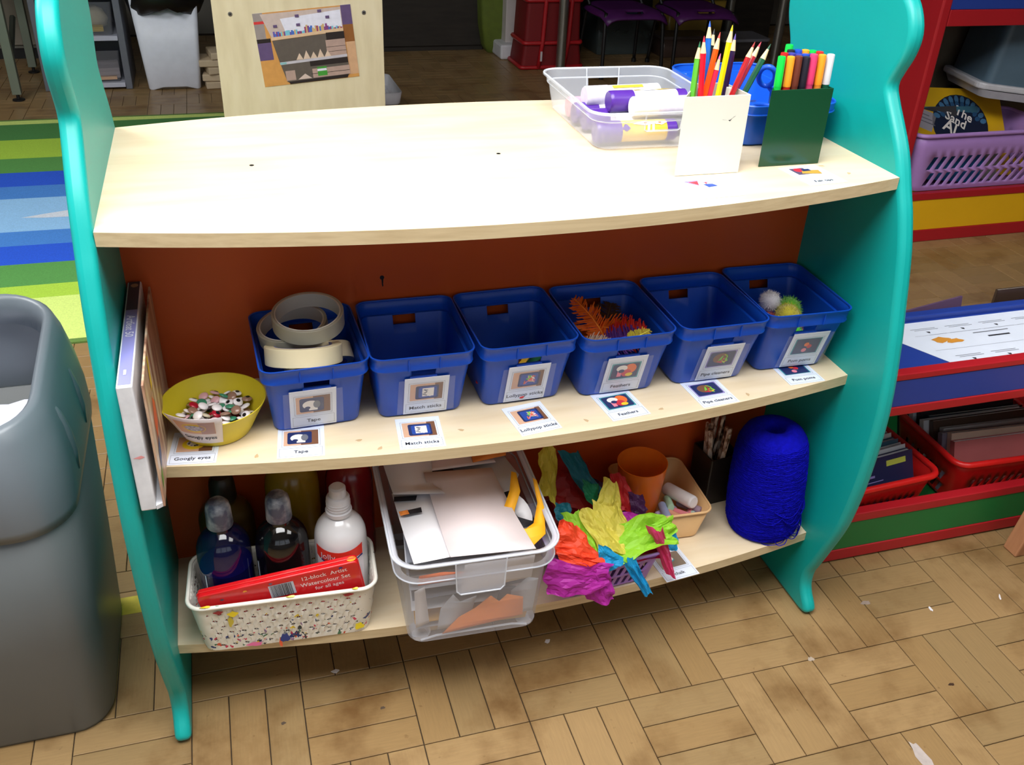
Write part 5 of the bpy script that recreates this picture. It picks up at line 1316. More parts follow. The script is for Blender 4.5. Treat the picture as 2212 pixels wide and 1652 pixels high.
# ---- dark pot of sticks and yarn cone
DP = M('dark_brown_pot', (30, 22, 16), rough=0.5)
dp = thing('pen_pot', 'dark brown square pot of striped sticks behind the blue yarn', 'pot', (0.9760, 0.1480, Z1 + 0.0008), (0, 0, 0.1))
v, f = shell([(0.0, 0.030, 0.030, 0.003), (0.105, 0.032, 0.032, 0.003)], (), (), 2); add('body', v, f, DP, dp, solid=0.003)
STK = ramp_mat('mottled_stick', [(0.44, (70, 40, 30)), (0.50, (150, 112, 90)), (0.56, (214, 196, 180))], rough=0.7, scale=(30, 30, 18), nscale=2.0)
rr = random.Random(4)
for k in range(9):
    a, b_ = rr.uniform(-.018, .018), rr.uniform(-.018, .018)
    t = thing('craft_stick', ['leftmost', 'tallest', 'short', 'slanting', 'middle', 'rear', 'front', 'right hand', 'lowest'][k] + ' mottled stick in the dark brown pot', 'stick', (0.9760 + a, 0.1480 + b_, Z1 + 0.006), (rr.uniform(-.12, .12), rr.uniform(-.15, .05), k), 'mottled sticks')
    v, f = prism([(p, q) for p, q in rrect(0.0042, 0.0026, 0.001, 2)[0]], 0, 0.150 + 0.035 * rr.random() + (0.015 if k == 1 else 0), 'z'); add('stick', v, f, STK, t, bevel=0.0006)
YRN = M('royal_blue_yarn', (12, 12, 170), rough=0.9, var=0.18, scale=120, spec=0.1, bump=0.9, bscale=260)
yn = thing('yarn_cone', 'big cone of royal blue yarn at the right end of the bottom shelf', 'yarn', (1.0290, 0.0420, Z1 + 0.0010), (0.0, -0.07, 0))
pf = [(0.052, 0.0), (0.061, 0.006), (0.0650, 0.025), (0.0668, 0.07), (0.0655, 0.12), (0.0630, 0.16), (0.0590, 0.190), (0.0510, 0.209), (0.038, 0.219), (0.022, 0.220), (0.015, 0.212), (0.014, 0.17)]
v, f = lathe(pf, 48); add('winding', v, f, YRN, yn, smooth=True)
def rad_at(z):
    for (r0, z0), (r1, z1) in zip(pf, pf[1:]):
        if z0 <= z <= z1: return r0 + (r1 - r0) * (z - z0) / max(1e-6, z1 - z0)
    return 0.05
rr = random.Random(6)
for s in range(5):
    pts = []
    n = 620
    for i in range(n):
        u = i / (n - 1)
        ph = (u * 5 + s * 0.2) % 1.0
        z = 0.010 + 0.192 * (1 - abs(1 - 2 * ph))
        a = u * 2 * PI * 26 + s
        r = rad_at(z) + 0.0006 + 0.0006 * math.sin(i * 0.7 + s)
        pts.append((r * math.cos(a), r * math.sin(a), z))
    v, f = tube(pts, 0.00085, 4); add('strand', v, f, YRN, yn, smooth=True)
for s in range(14):      # loose loops low on the cone
    a0 = rr.uniform(-2.6, -0.6); z0 = rr.uniform(0.004, 0.09); l = rr.uniform(0.3, 1.0)
    pts = [((rad_at(max(0.004, min(0.24, z0))) + 0.003 * math.sin(PI * q / 7) + 0.0012) * math.cos(a0 + l * q / 7), (rad_at(max(0.004, min(0.24, z0))) + 0.003 * math.sin(PI * q / 7) + 0.0012) * math.sin(a0 + l * q / 7), max(0.002, z0 - 0.016 * math.sin(PI * q / 7))) for q in range(8)]
    v, f = tube(spline(pts, 3), 0.0008, 4); add('loose_strand', v, f, YRN, yn, smooth=True)
# scraps on the floor
SCR = M('floor_scrap', (226, 222, 226), rough=0.6)
for k, (x, y, a, b_, lb) in enumerate([(0.235, 0.036, 0.007, 0.004, 'white paper scrap on the floor below the white basket'), (0.611, 0.010, 0.006, 0.004, 'tiny white scrap on the floor below the clear box'), (1.508, -0.102, 0.008, 0.0018, 'thin white strip on the floor near the right edge'), (1.352, -0.095, 0.006, 0.003, 'small white fleck on the floor right of the teal foot')]):
    t = thing('paper_scrap', lb, 'scrap', (x, y, 0.0003), (0, 0, 0.5 * k), 'paper scraps on the floor')
    v, f = prism(blob(0, 0, a, b_, 9, k), 0, 0.0006, 'z'); add('scrap', v, f, SCR, t)
for x, y, a, b_, c in [(1.239, -0.049, 0.010, 0.005, (150, 134, 124)), (1.122, -0.371, 0.010, 0.026, (176, 164, 158)), (1.268, -0.261, 0.006, 0.003, (60, 40, 26)), (1.057, -0.147, 0.006, 0.005, (166, 150, 134)), (0.30, -0.06, 0.004, 0.003, (80, 66, 54)), (0.14, -0.05, 0.004, 0.003, (80, 66, 54))]:
    flat('floor_mark', [(blob(0, 0, a, b_, 12, x * 9), M('mark_%d' % int(x * 1000), c, rough=0.5, var=0.1, scale=90))], floor, TR((x, y, 0.0003)))
flat('yellow_tape', [(rect(-0.40, 0.262, -0.02, 0.308), M('worn_yellow_tape', (204, 186, 66), rough=0.5, var=0.15, scale=40))], floor, TR((0, 0, 0.0004)))
# ================================================================== striped rug behind, left
rg = thing('rug', 'large rug with green and blue stripes on the floor behind the shelf unit', 'rug', (-0.75, 2.44, 0.0005))
RW, RD = 1.15, 1.10          # half sizes
PILE = dict(rough=0.95, var=0.10, scale=220, bump=0.5, bscale=300)
RC = {'edge': (98, 132, 62), 'pale': (206, 228, 124), 'lime': (166, 204, 64), 'green': (84, 148, 72), 'royal': (30, 84, 208), 'mid': (66, 128, 206), 'sky': (142, 190, 232), 'white': (206, 214, 226), 'dkgreen': (70, 132, 66)}
v, f = boxv(-RW, RW, -RD, RD, 0, 0.0055); add('backing', v, f, M('rug_edge', RC['edge'], **PILE), rg)
def rug_band(y0, y1, key, ph0, ph1, a0, a1):
    """a stripe with gently waving borders, y measured from the near edge"""
    V = []; F = []; n = 40
    for i in range(n + 1):
        x = -RW + 0.012 + (2 * RW - 0.024) * i / n
        V.append((x, -RD + y0 + a0 * math.sin(x * 1.1 + ph0), 0)); V.append((x, -RD + y1 + a1 * math.sin(x * 1.1 + ph1), 0))
    F = [(2 * i, 2 * i + 2, 2 * i + 3, 2 * i + 1) for i in range(n)]
    return V, F, key
bands = [(0.02, 0.29, 'pale'), (0.29, 0.38, 'lime'), (0.38, 0.545, 'green'), (0.545, 0.70, 'royal'), (0.70, 0.83, 'mid'), (0.83, 1.16, 'sky'), (1.16, 1.30, 'mid'), (1.30, 1.465, 'royal'), (1.465, 1.645, 'green'), (1.645, 1.90, 'lime'), (1.90, 2.13, 'dkgreen'), (2.13, 2.18, 'pale')]
for k, (a, b_, c) in enumerate(bands):
    aa = 0.0 if k == 0 else 0.012; ab_ = 0.0 if k == len(bands) - 1 else 0.012
    V, F, key = rug_band(a, b_, c, k * 0.5, (k + 1) * 0.5, aa, ab_)
    if k == 0: V = [(x, max(y, -RD + 0.02), z) for x, y, z in V]
    add('stripe', [(x, y, 0.0060) for x, y, z in V], F, M('rug_' + c, RC[c], **PILE), rg)
sl = [(-0.10, 0.0), (0.35, -0.005), (1.6, -0.02), (1.6, 0.05), (0.6, 0.055), (0.2, 0.025)]
flat('stripe', [([(0.30 + a * 0.5, -RD + 0.962 + b_) for a, b_ in [(0, 0), (0.15, -0.012), (0.5, -0.020), (0.9, -0.02), (0.9, 0.03), (0.5, 0.055), (0.3, 0.050), (0.12, 0.022)]], M('rug_white', RC['white'], **PILE))], rg, TR((-0.10, 0, 0.0066)))

# ================================================================== maple shelf back with taped photo
MAPLE = ramp_mat('pale_maple_board', [(0.3, (206, 192, 158)), (0.55, (218, 205, 172)), (0.75, (224, 212, 182))], rough=0.5, scale=(10, 10, 2.0), nscale=2.5)
mp_ = thing('toy_shelf', 'pale maple toy shelf seen from its plain end with a taped photo', 'shelf unit', (0.4220, 2.0, 0.0005))
box('end_panel', -0.2575, 0.2575, 0.0, 0.020, 0.0, 0.840, MAPLE, mp_, bevel=0.001)
box('side_edge', -0.2565, -0.2385, 0.020, 0.75, 0.03, 0.80, ramp_mat('maple_darker_edge', [(0.3, (176, 146, 108)), (0.7, (190, 160, 120))], nscale=6), mp_)
box('side_edge', 0.2385, 0.2565, 0.020, 0.75, 0.03, 0.80, _mats['maple_darker_edge'], mp_)  # both side boards in a darker maple tone than the end panel
box('top_board', -0.2575, 0.2575, 0.020, 0.75, 0.80, 0.82, MAPLE, mp_)
for x in (-0.206, 0.198):
    v, f = lathe([(0.0065, 0), (0.0065, 0.0010), (0.003, 0.0012)], 16); s = add('screw', v, f, CHROME, mp_, loc=(x, -0.0002, 0.7185), rot=(PI / 2, 0, 0))
    v, f = lathe([(0.0026, 0), (0.0026, 0.0003)], 10); add('socket', v, f, BLACK, s, loc=(0, 0, 0.0011))
ph = thing('photo_print', 'taped photo of a block shelf on the pale maple panel', 'photo', (0.4385, 1.9990, 0.622), (0, -0.085, 0))
PHC = lambda n, c: M('photo_' + n, c, rough=0.35, var=0.06, scale=60)
a_, b_ = 0.150, 0.110
tan_, gry, flo, wht, pur, dk, blk = PHC('board', (196, 178, 172)), PHC('shade', (96, 88, 82)), PHC('floor', (206, 150, 84)), PHC('tub', (222, 222, 238)), PHC('purple', (98, 80, 120)), PHC('dark', (46, 40, 40)), PHC('blocks', (176, 150, 140))
lg = [(rect(-a_, -b_, a_, b_), flo), (rect(-a_, 0.028, -0.12, b_), PHC('grey', (150, 140, 138))), (rect(-a_, 0.078, -0.115, 0.086), PHC('red', (206, 60, 60))), (rect(-a_, -0.030, -0.108, 0.026), pur), (rect(-a_, 0.022, -0.108, 0.034), dk),
      (rect(0.118, 0.052, a_, b_), pur), (rect(0.118, 0.0, a_, 0.052), PHC('brown', (142, 92, 50))), (rect(0.122, -0.10, a_, 0.0), PHC('floor2', (206, 164, 128))),
      ([(-0.128, 0.106), (0.118, 0.106), (0.118, 0.035), (-0.104, 0.035)], tan_), ([(-0.070, 0.088), (0.116, 0.098), (0.116, 0.042), (-0.058, 0.042)], wht)]
rr = random.Random(2)
cl = [PHC('c%d' % i, c) for i, c in enumerate([(100, 90, 170), (150, 60, 100), (70, 110, 190), (200, 170, 120), (120, 190, 210), (130, 70, 130)])]
for k in range(46):
    x = -0.098 + 0.208 * k / 45; hh = rr.uniform(0.008, 0.024) if 20 < k < 38 else rr.uniform(0.006, 0.014)
    lg.append((rect(x, 0.037, x + 0.006, 0.039 + hh), cl[rr.randrange(6)]))
lg += [([(-0.106, 0.036), (0.118, 0.044), (0.118, 0.034), (-0.106, 0.027)], PHC('edge', (216, 184, 150))),
       ([(-0.104, 0.026), (0.118, 0.033), (0.120, -0.040), (-0.092, -0.040)], gry), (rect(0.062, 0.012, 0.119, 0.034), dk), (rect(0.058, -0.040, 0.119, 0.012), blk)]
for z in (-0.010, -0.024): lg.append((rect(0.058, z, 0.119, z + 0.0012), dk))
lg += [([(-0.040 + q * 0.022, -0.038), (-0.028 + q * 0.022, -0.018 + 0.006 * (q % 2)), (-0.018 + q * 0.022, -0.038)], PHC('wood', (214, 190, 170))) for q in range(5)]
lg += [([(-0.092, -0.040), (0.120, -0.036), (0.120, -0.044), (-0.090, -0.048)], PHC('edge2', (190, 186, 196))), (rect(-0.092, -0.047, -0.072, -0.041), PHC('aqua', (130, 180, 186))),
       ([(-0.090, -0.048), (0.120, -0.044), (0.122, -0.098), (-0.078, -0.102)], gry), (rect(0.0, -0.062, 0.120, -0.046), dk), (rect(-0.080, -0.098, -0.050, -0.068), blk), (rect(0.004, -0.098, 0.122, -0.070), blk), (rect(0.0, -0.086, 0.122, -0.0845), dk),
       (rect(0.020, -0.094, 0.050, -0.066), PHC('green', (70, 150, 60))), (rect(0.020, -0.079, 0.049, -0.072), wht), ([(-0.044, -0.098), (-0.02, -0.082), (0.0, -0.098)], PHC('wood2', (206, 186, 176))),
       ([(-0.074, -0.102), (0.118, -0.098), (0.112, -0.108), (-0.070, -0.109)], dk)]
for x, z in ((-0.088, 0.068), (-0.018, 0.092), (-0.018, 0.066), (0.052, 0.100), (0.074, 0.080)): lg.append((rect(x - 0.006, z - 0.004, x + 0.006, z + 0.004), pur))
v, f = boxv(-a_, a_, 0, 0.0006, -b_, b_); add('sheet', v, f, WHITE, ph)
flat('print', lg, ph, TR((0, -0.0002, 0), (PI / 2, 0, 0)), step=0.00003)

# clear tub end peeking out right of the maple panel
tb = thing('storage_tub', 'whitish plastic tub on the floor right of the pale maple panel', 'tub', (0.8050, 3.32, 0.0008))
v, f = shell([(0, 0.105, 0.14, 0.02), (0.10, 0.122, 0.158, 0.02), (0.102, 0.130, 0.166, 0.03), (0.115, 0.131, 0.167, 0.03), (0.118, 0.138, 0.174, 0.03), (0.170, 0.146, 0.182, 0.03)], (), (), 4)
add('body', v, f, M('white_tub_plastic', (214, 214, 222), rough=0.3, clear=0.15), tb, smooth='auto', solid=0.003)

# ================================================================== far left: desk legs, drawer tower, white bin
GMET = M('grey_green_metal', (118, 126, 112), rough=0.45, metal=0.3, var=0.08, scale=5)
dk_ = thing('desk', 'grey metal legged desk at the far left of the room', 'desk', (-1.25, 4.20, 0.0005))
box('top', -0.55, 0.55, -0.34, 0.34, 0.700, 0.725, WOODEDGE, dk_)
for x in (-0.50, 0.483):
    for y in (-0.30, 0.26):
        l = box('leg', x - 0.020, x + 0.020, y - 0.020, y + 0.020, 0.030, 0.700, GMET, dk_, bevel=0.002)
        v, f = lathe([(0.028, 0), (0.028, 0.006), (0.008, 0.009), (0.008, 0.030)], 14); add('foot', v, f, BLACK, l, loc=(x, y, 0.0))
v, f = tube([(0.49, -0.28, 0.20), (0.49, -0.04, 0.330)], 0.014, 6); add('brace', v, f, M('dark_brace', (54, 58, 52), rough=0.5), dk_)
lc = thing('cupboard', 'pale low cupboard standing behind the desk at the far left', 'cupboard', (-1.35, 5.02, 0.0005))
box('body', -0.75, 0.75, -0.25, 0.25, 0.06, 0.62, M('grey_cupboard', (118, 116, 106), rough=0.6), lc)
box('plinth', -0.74, 0.74, -0.23, 0.25, 0.0, 0.06, BLACK, lc)
for x in (-0.375, 0.375):
    d = box('door', x - 0.36, x + 0.36, -0.268, -0.25, 0.08, 0.60, M('beige_door', (150, 142, 128), rough=0.6), lc, bevel=0.002)
    v, f = tube([(x + 0.28, -0.275, 0.40), (x + 0.28, -0.292, 0.42), (x + 0.28, -0.292, 0.50), (x + 0.28, -0.275, 0.52)], 0.005, 6); add('handle', v, f, CHROME, d)
GDR = M('slate_grey_plastic', (104, 108, 118), rough=0.4, var=0.04)
GDL = M('pale_grey_edge', (186, 190, 206), rough=0.4)
CDR = M('smoky_clear_drawer', (120, 122, 130), rough=0.2, clear=0.55)
dw = thing('drawer_tower', 'grey plastic drawer tower with clear drawers beyond the rug', 'drawers', (-0.462, 4.22, 0.0005))
for s in (-1, 1): box('side', s * 0.187 - 0.016, s * 0.187 + 0.016, -0.17, 0.20, 0.0, 0.66, GDR, dw, bevel=0.003)
box('back', -0.171, 0.171, 0.185, 0.20, 0.03, 0.66, GDR, dw)
for z in (0.012, 0.236, 0.440, 0.640): box('shelf', -0.171, 0.171, -0.178, 0.185, z, z + 0.022, GDL, dw, bevel=0.002)
for z in (0.036, 0.262, 0.466):
    d = thing_ = add('drawer', *shell([(z, 0.150, 0.155, 0.01), (z + 0.150, 0.164, 0.165, 0.012)], (), (), 3), CDR, dw, smooth='auto', loc=(0, 0.005, 0))
for lb, nm, col, (x, y, z), (sx, sy, sz) in [('cream cloth bundle in the upper clear drawer', 'cloth_bundle', (206, 196, 170), (-0.40, 4.20, 0.268), (0.075, 0.06, 0.10)), ('yellow box at the front of the upper clear drawer', 'small_box', (222, 186, 50), (-0.430, 4.11, 0.268), (0.075, 0.03, 0.022)), ('pile of pale papers in the lower clear drawer', 'paper_pile', (190, 180, 186), (-0.42, 4.18, 0.042), (0.10, 0.09, 0.05)), ('tan book in the lower clear drawer', 'book', (196, 160, 130), (-0.40, 4.10, 0.042), (0.07, 0.04, 0.015))]:
    t = thing(nm, lb, nm.split('_')[-1], (x, y, z + 0.004), (0, 0, 0.1))
    if nm == 'cloth_bundle':
        v, f = lathe([(0.03, 0), (0.06, 0.01), (0.07, 0.05), (0.045, 0.085), (0.02, 0.10)], 14); r_ = random.Random(1); v = [(a * r_.uniform(0.85, 1.1), b_ * 0.8, c * r_.uniform(.9, 1.05)) for a, b_, c in v]
        add('cloth', v, f, M('thing_' + nm, col, rough=0.8), t, smooth=True)
    else:
        for q in range(3): box(['sheets', 'sheets', 'sheets'][q] if nm == 'paper_pile' else ['body', 'band', 'lid'][q], -sx, sx, -sy, sy, sz * q / 3, sz * (q + 1) / 3 - 0.0005, M('thing_' + nm + str(q % 2), [min(255, c + 8 * q) for c in col], rough=0.7), t, bevel=0.001)
wb = thing('waste_bin', 'white plastic bin under a black bag beyond the rug', 'bin', (-0.055, 4.13, 0.0005), (0, 0, 0.0))
WBN = M('white_bin_plastic', (226, 231, 244), rough=0.4, var=0.03)
o_ = rrect(0.125, 0.12, 0.02, 5)
v, f = shell([(0.0, 0.122, 0.115, 0.018), (0.006, 0.126, 0.119, 0.02), (0.44, 0.158, 0.150, 0.024)], (-0.55, -0.45, 0.45, 0.55), (), 5)
n_ = len(rrect(0.1, 0.1, 0.02, 5, (-0.55, -0.45, 0.45, 0.55))[0])
v = [(x, y, z + (0.012 if (z < 0.01 and abs(x) < 0.06 and y < -0.1) else 0)) for x, y, z in v]
add('body', v, f, WBN, wb, smooth='auto', solid=0.003)
BAG = M('black_bag_film', (14, 14, 16), rough=0.35, var=0.1, bump=0.6, bscale=14)
r_ = random.Random(9)
v, f = lathe([(0.160, 0.37), (0.205, 0.380), (0.225, 0.43), (0.215, 0.49), (0.16, 0.53), (0.05, 0.52)], 26)
bg_ = thing('bin_bag', 'black plastic bag hanging over the rim of the white bin', 'bag', (-0.055, 4.13, 0.0005))
add('film', [(x * r_.uniform(0.95, 1.06) * 0.86, y * r_.uniform(0.95, 1.06), z + r_.uniform(-0.010, 0.010) + 0.02 * math.sin(3 * math.atan2(y, x))) for x, y, z in v], f, BAG, bg_, smooth=True)
# pale wooden offcuts beside the maple panel
for k, (x, y, z, w, a) in enumerate([(0.180, 4.08, 0.0, 0.09, 0.1), (0.190, 4.08, 0.036, 0.10, -0.1), (0.185, 4.08, 0.072, 0.085, 0.2), (0.180, 4.08, 0.108, 0.105, 0.0), (0.205, 4.08, 0.144, 0.080, 0.15)]):
    t = thing('wood_block', ['lowest', 'second', 'middle', 'wide fourth', 'topmost'][k] + ' pale wooden block of the stack left of the maple panel', 'block', (x, y, 0.0006 + z), (0, 0, a), 'stack of pale wooden blocks')
    box('block', -w, w, -0.08, 0.08, 0, 0.034, M('pale_block_wood', (206, 186, 156), rough=0.6), t, bevel=0.005)

# ================================================================== far middle: dark cupboard, column, rack, table and chairs
DCB = ramp_mat('dark_stained_board', [(0.3, (30, 26, 22)), (0.7, (46, 40, 34))], rough=0.55, scale=(2, 2, 12), nscale=3)
dc = thing('cupboard', 'dark stained cupboard across the far middle of the room', 'cupboard', (0.98, 5.06, 0.0005))
box('body', -0.78, 0.78, -0.30, 0.30, 0.0, 0.95, DCB, dc)
for x in (-0.39, 0.39):
    d = box('door', x - 0.375, x + 0.375, -0.318, -0.30, 0.03, 0.92, DCB, dc, bevel=0.003)
    v, f = tube([(x + 0.3, -0.325, 0.50), (x + 0.3, -0.34, 0.52), (x + 0.3, -0.34, 0.60), (x + 0.3, -0.325, 0.62)], 0.005, 6); add('handle', v, f, CHROME, d)
CLM = M('white_boxing', (206, 198, 196), rough=0.6, var=0.03)
struct(box('trim_1', 1.845, 1.990, 4.55, 4.85, 0.0, ZC, CLM, bevel=0.004))
struct(box('trim_2', 1.795, 2.010, 4.47, 4.85, 0.0, 0.085, M('white_skirting', (216, 216, 222), rough=0.45), bevel=0.012))
gbg = thing('shopping_bag', 'lime green bag standing left of the white column', 'bag', (1.800, 4.72, 0.0005))
v, f = shell([(0, 0.030, 0.06, 0.03), (0.04, 0.055, 0.08, 0.03), (0.16, 0.078, 0.09, 0.02), (0.36, 0.088, 0.09, 0.02)], (), (), 4)
add('body', v, f, M('lime_fabric', (92, 108, 32), rough=0.8, var=0.1), gbg, smooth='auto', solid=0.003)
v, f = tube(spline([(-0.05, -0.09, 0.35), (-0.05, -0.10, 0.46), (0.05, -0.10, 0.46), (0.05, -0.09, 0.35)], 6), 0.008, 6); add('handle', v, f, M('bag_strap', (90, 140, 150), rough=0.7), gbg, smooth=True)
RRK = M('red_rack_plastic', (176, 28, 36), rough=0.4, var=0.05)
RMS = M('red_mesh', (128, 16, 22), rough=0.6, var=0.15, scale=200, clear=0.15)
rk = thing('hanging_rack', 'red mesh tiered rack standing beside the white column', 'rack', (2.030, 4.335, 0.0005))
v, f = shell([(0.0, 0.185, 0.125, 0.02), (0.045, 0.182, 0.125, 0.02), (0.135, 0.170, 0.12, 0.02), (0.36, 0.160, 0.12, 0.02), (0.545, 0.155, 0.12, 0.02)], (), (), 4); add('mesh_wall', v, f, RMS, rk, smooth='auto')
for z, h_ in ((0.0, 0.188), (0.135, 0.174), (0.365, 0.164), (0.545, 0.158)):
    P_, _ = rrect(h_, 0.128, 0.02, 4)
    v, f = tube([(a, b_, z + 0.012) for a, b_ in P_], 0.012, 6, closed=True); add('tier_band', v, f, RRK, rk, smooth=True)
for x in (-0.055, 0.10): v, f = tube([(x - 0.03, -0.134, 0.012), (x - 0.01, -0.132, 0.15), (x, -0.130, 0.36), (x + 0.004, -0.130, 0.545)], 0.013, 6); add('strap', v, f, RRK, rk, smooth=True)
flat('tag', [(rect(-0.006, -0.035, 0.006, 0.02), M('white_tag', (206, 196, 200)))], rk, TR((-0.075, -0.150, 0.085), (PI / 2, 0, 0)))
tbl = thing('table', 'classroom table on round chrome legs at the far right', 'table', (2.765, 4.45, 0.0005))
box('top', -0.78, 0.78, -0.32, 0.42, 0.600, 0.622, MAPLE, tbl, bevel=0.003)
for x in (-0.70, 0.70):
    for y in (-0.29, 0.34):
        v, f = lathe([(0.027, 0), (0.027, 0.600)], 18); add('leg', v, f, CHROME, tbl, smooth='auto', loc=(x, y, 0))
PPL = M('purple_chair_plastic', (78, 26, 92), rough=0.4, var=0.05)
def child_chair(label, x, y, rz):
    t = thing('child_chair', label, 'chair', (x, y, 0.0005), (0, 0, rz), 'purple child chairs')
    nu, nv = 15, 11; V = []; F = []
    for i in range(nu):
        for j in range(nv):
            a = -1 + 2 * i / (nu - 1); b_ = -1 + 2 * j / (nv - 1)
            w = 0.205 * (1 - 0.10 * b_ * b_)
            z = 0.362 - 0.030 * max(0, -b_ - 0.55) ** 1.5 * 4 - 0.035 * abs(a) ** 6 - 0.008 * math.cos(a * 1.5) * math.cos(b_ * 1.5)
            V.append((a * w, b_ * 0.19, z))
    for i in range(nu - 1):
        for j in range(nv - 1):
            if 5 <= i <= 8 and j == 1: continue            # hand slot near the front edge
            k = i * nv + j; F.append((k, k + nv, k + nv + 1, k + 1))
    add('seat', V, F, PPL, t, smooth=True, solid=0.012)
    Vb = []; Fb = []
    for i in range(nu):
        for j in range(7):
            a = -1 + 2 * i / (nu - 1); u = j / 6
            Vb.append((a * 0.19 * (1 - 0.1 * u), 0.195 + 0.04 * u - 0.03 * a * a, 0.44 + 0.20 * u - 0.03 * abs(a) ** 5 * u))
    for i in range(nu - 1):
        for j in range(6): k = i * 7 + j; Fb.append((k, k + 7, k + 8, k + 1))
    add('backrest', Vb, Fb, PPL, t, smooth=True, solid=0.010)
    for s in (-1, 1):
        v, f = tube(spline([(s * 0.185, -0.17, 0.012), (s * 0.175, -0.14, 0.30), (s * 0.165, -0.10, 0.338), (s * 0.165, 0.10, 0.338), (s * 0.168, 0.16, 0.32), (s * 0.185, 0.21, 0.012)], 5), 0.0105, 8); l = add('leg_frame', v, f, BLACK, t, smooth=True)
        for y_ in (-0.17, 0.21):
            v, f = lathe([(0.014, 0), (0.014, 0.022)], 10); add('rubber_foot', v, f, BLACK, l, loc=(s * 0.185, y_, 0))
        v, f = tube([(s * 0.165, 0.12, 0.338), (s * 0.165, 0.20, 0.40), (s * 0.16, 0.215, 0.56)], 0.010, 8); add('back_post', v, f, BLACK, t, smooth=True)
    v, f = tube([(-0.165, 0.0, 0.335), (0.165, 0.0, 0.335)], 0.009, 8); add('cross_bar', v, f, BLACK, t)
child_chair('purple plastic child chair nearest the red rack', 2.420, 4.12, 0.02)
child_chair('purple plastic child chair further right under the table', 2.860, 4.10, -0.04)
def tub(label, x, y, hx, hy, h, col, lidc, clear=None):
    t = thing('storage_tub', label, 'tub', (x, y, 0.0008), group='tubs under the far table')
    v, f = shell([(0, hx * 0.9, hy * 0.9, 0.02), (0.01, hx * 0.93, hy * 0.93, 0.02), (h, hx, hy, 0.02)], (), (), 4); add('body', v, f, M('tub_' + str(int(x * 100)), col, rough=0.35, clear=clear), t, smooth='auto', solid=0.003)
    if lidc:
        v, f = prism([(a, b_) for a, b_ in rrect(hx * 1.03, hy * 1.03, 0.02, 4)[0]], h, h + 0.018, 'z'); add('lid', v, f, M('tublid_' + str(int(x * 100)), lidc, rough=0.4), t, bevel=0.003)
    return t
tub('smoky clear tub of scraps with a teal lid behind the first chair', 2.62, 4.66, 0.20, 0.14, 0.22, (92, 104, 104), (24, 84, 92), 0.35)
t = thing('paper_pile', 'pale paper pile inside the smoky clear tub', 'paper', (2.62, 4.66, 0.012)); box('sheets', -0.13, 0.13, -0.10, 0.10, 0, 0.10, M('pale_pile', (150, 146, 140), rough=0.8), t, bevel=0.006, rot=(0, 0.1, 0.1)); box('sheets', -0.12, 0.10, -0.09, 0.09, 0.10, 0.15, M('pale_pile2', (160, 158, 150), rough=0.8), t, bevel=0.006)
tub('ochre yellow tub behind the second chair', 3.12, 4.72, 0.20, 0.14, 0.30, (150, 124, 50), None)
tub('grey lidded tub at the right under the far table', 3.36, 4.45, 0.16, 0.12, 0.10, (60, 54, 54), (128, 128, 138))
tub('brown tub in front of the ochre one', 2.98, 4.50, 0.17, 0.10, 0.11, (84, 66, 58), (96, 84, 84))
db = thing('cupboard', 'dark open cupboard at the far right behind the table', 'cupboard', (2.95, 5.12, 0.0005))
box('body', -0.90, 0.90, -0.22, 0.22, 0.0, 0.90, DCB, db, bevel=0.003); box('shelf_edge', -0.88, 0.88, -0.235, -0.22, 0.30, 0.33, DCB, db); box('shelf_edge', -0.88, 0.88, -0.235, -0.22, 0.60, 0.63, DCB, db)

# ================================================================== right: far rainbow book unit
URED = M('red_melamine', (172, 26, 36), rough=0.4, var=0.03, scale=6); UBLU = M('blue_melamine', (34, 62, 150), rough=0.45, var=0.03, scale=6)
UYEL = M('yellow_melamine', (236, 180, 24), rough=0.4, var=0.02, scale=6); UGRN = M('green_melamine', (20, 112, 54), rough=0.45, var=0.03, scale=6)
fu = thing('book_unit', 'tall red framed book unit with yellow plinth behind the low unit', 'shelf unit', (2.40, 1.50, 0.0005))
box('side_panel', -0.035, 0.0, 0.0, 0.46, 0.0, 1.12, URED, fu, bevel=0.006)
box('side_panel', 1.30, 1.335, 0.0, 0.46, 0.0, 1.12, URED, fu, bevel=0.006)
box('plinth', 0.0, 1.30, 0.004, 0.022, 0.045, 0.158, UYEL, fu); box('plinth_edge', 0.0, 1.30, 0.0, 0.024, 0.0, 0.044, URED, fu, bevel=0.002); box('plinth_edge', 0.0, 1.30, 0.0, 0.024, 0.159, 0.184, URED, fu, bevel=0.002)
box('shelf', 0.0, 1.30, 0.024, 0.44, 0.160, 0.180, UYEL, fu)
box('shelf_edge', 0.0, 1.30, 0.0, 0.030, 0.745, 0.795, URED, fu, bevel=0.002); box('fascia', 0.0, 1.30, 0.004, 0.026, 0.796, 0.98, UBLU, fu); box('shelf', 0.0, 1.30, 0.030, 0.44, 0.755, 0.780, UBLU, fu)
box('back_panel', 0.0, 1.30, 0.44, 0.46, 0.04, 1.10, M('beige_backboard', (120, 108, 88), rough=0.7), fu)
PPB = M('lilac_basket_plastic', (176, 136, 204), rough=0.35, var=0.03)
pb = thing('basket', 'large lilac slotted basket of books in the red framed book unit', 'basket', (2.715, 1.640, 0.1855))
v, f = slotted(0.268, 0.118, 0.296, 0.140, 0.205, 0.03, 13, 5, 2, 0.012, 0.30); add('body', v, f, PPB, pb, smooth='auto', solid=0.0025)
P_, _ = rrect(0.300, 0.144, 0.034, 6, (-0.5, -0.4, 0.4, 0.5))
v, f = tube([(a, b_, 0.205 - (0.010 if (abs(a) < 0.10 and abs(b_) > 0.13) else 0)) for a, b_ in P_], 0.0075, 8, closed=True); add('rim', v, f, PPB, pb, smooth=True)
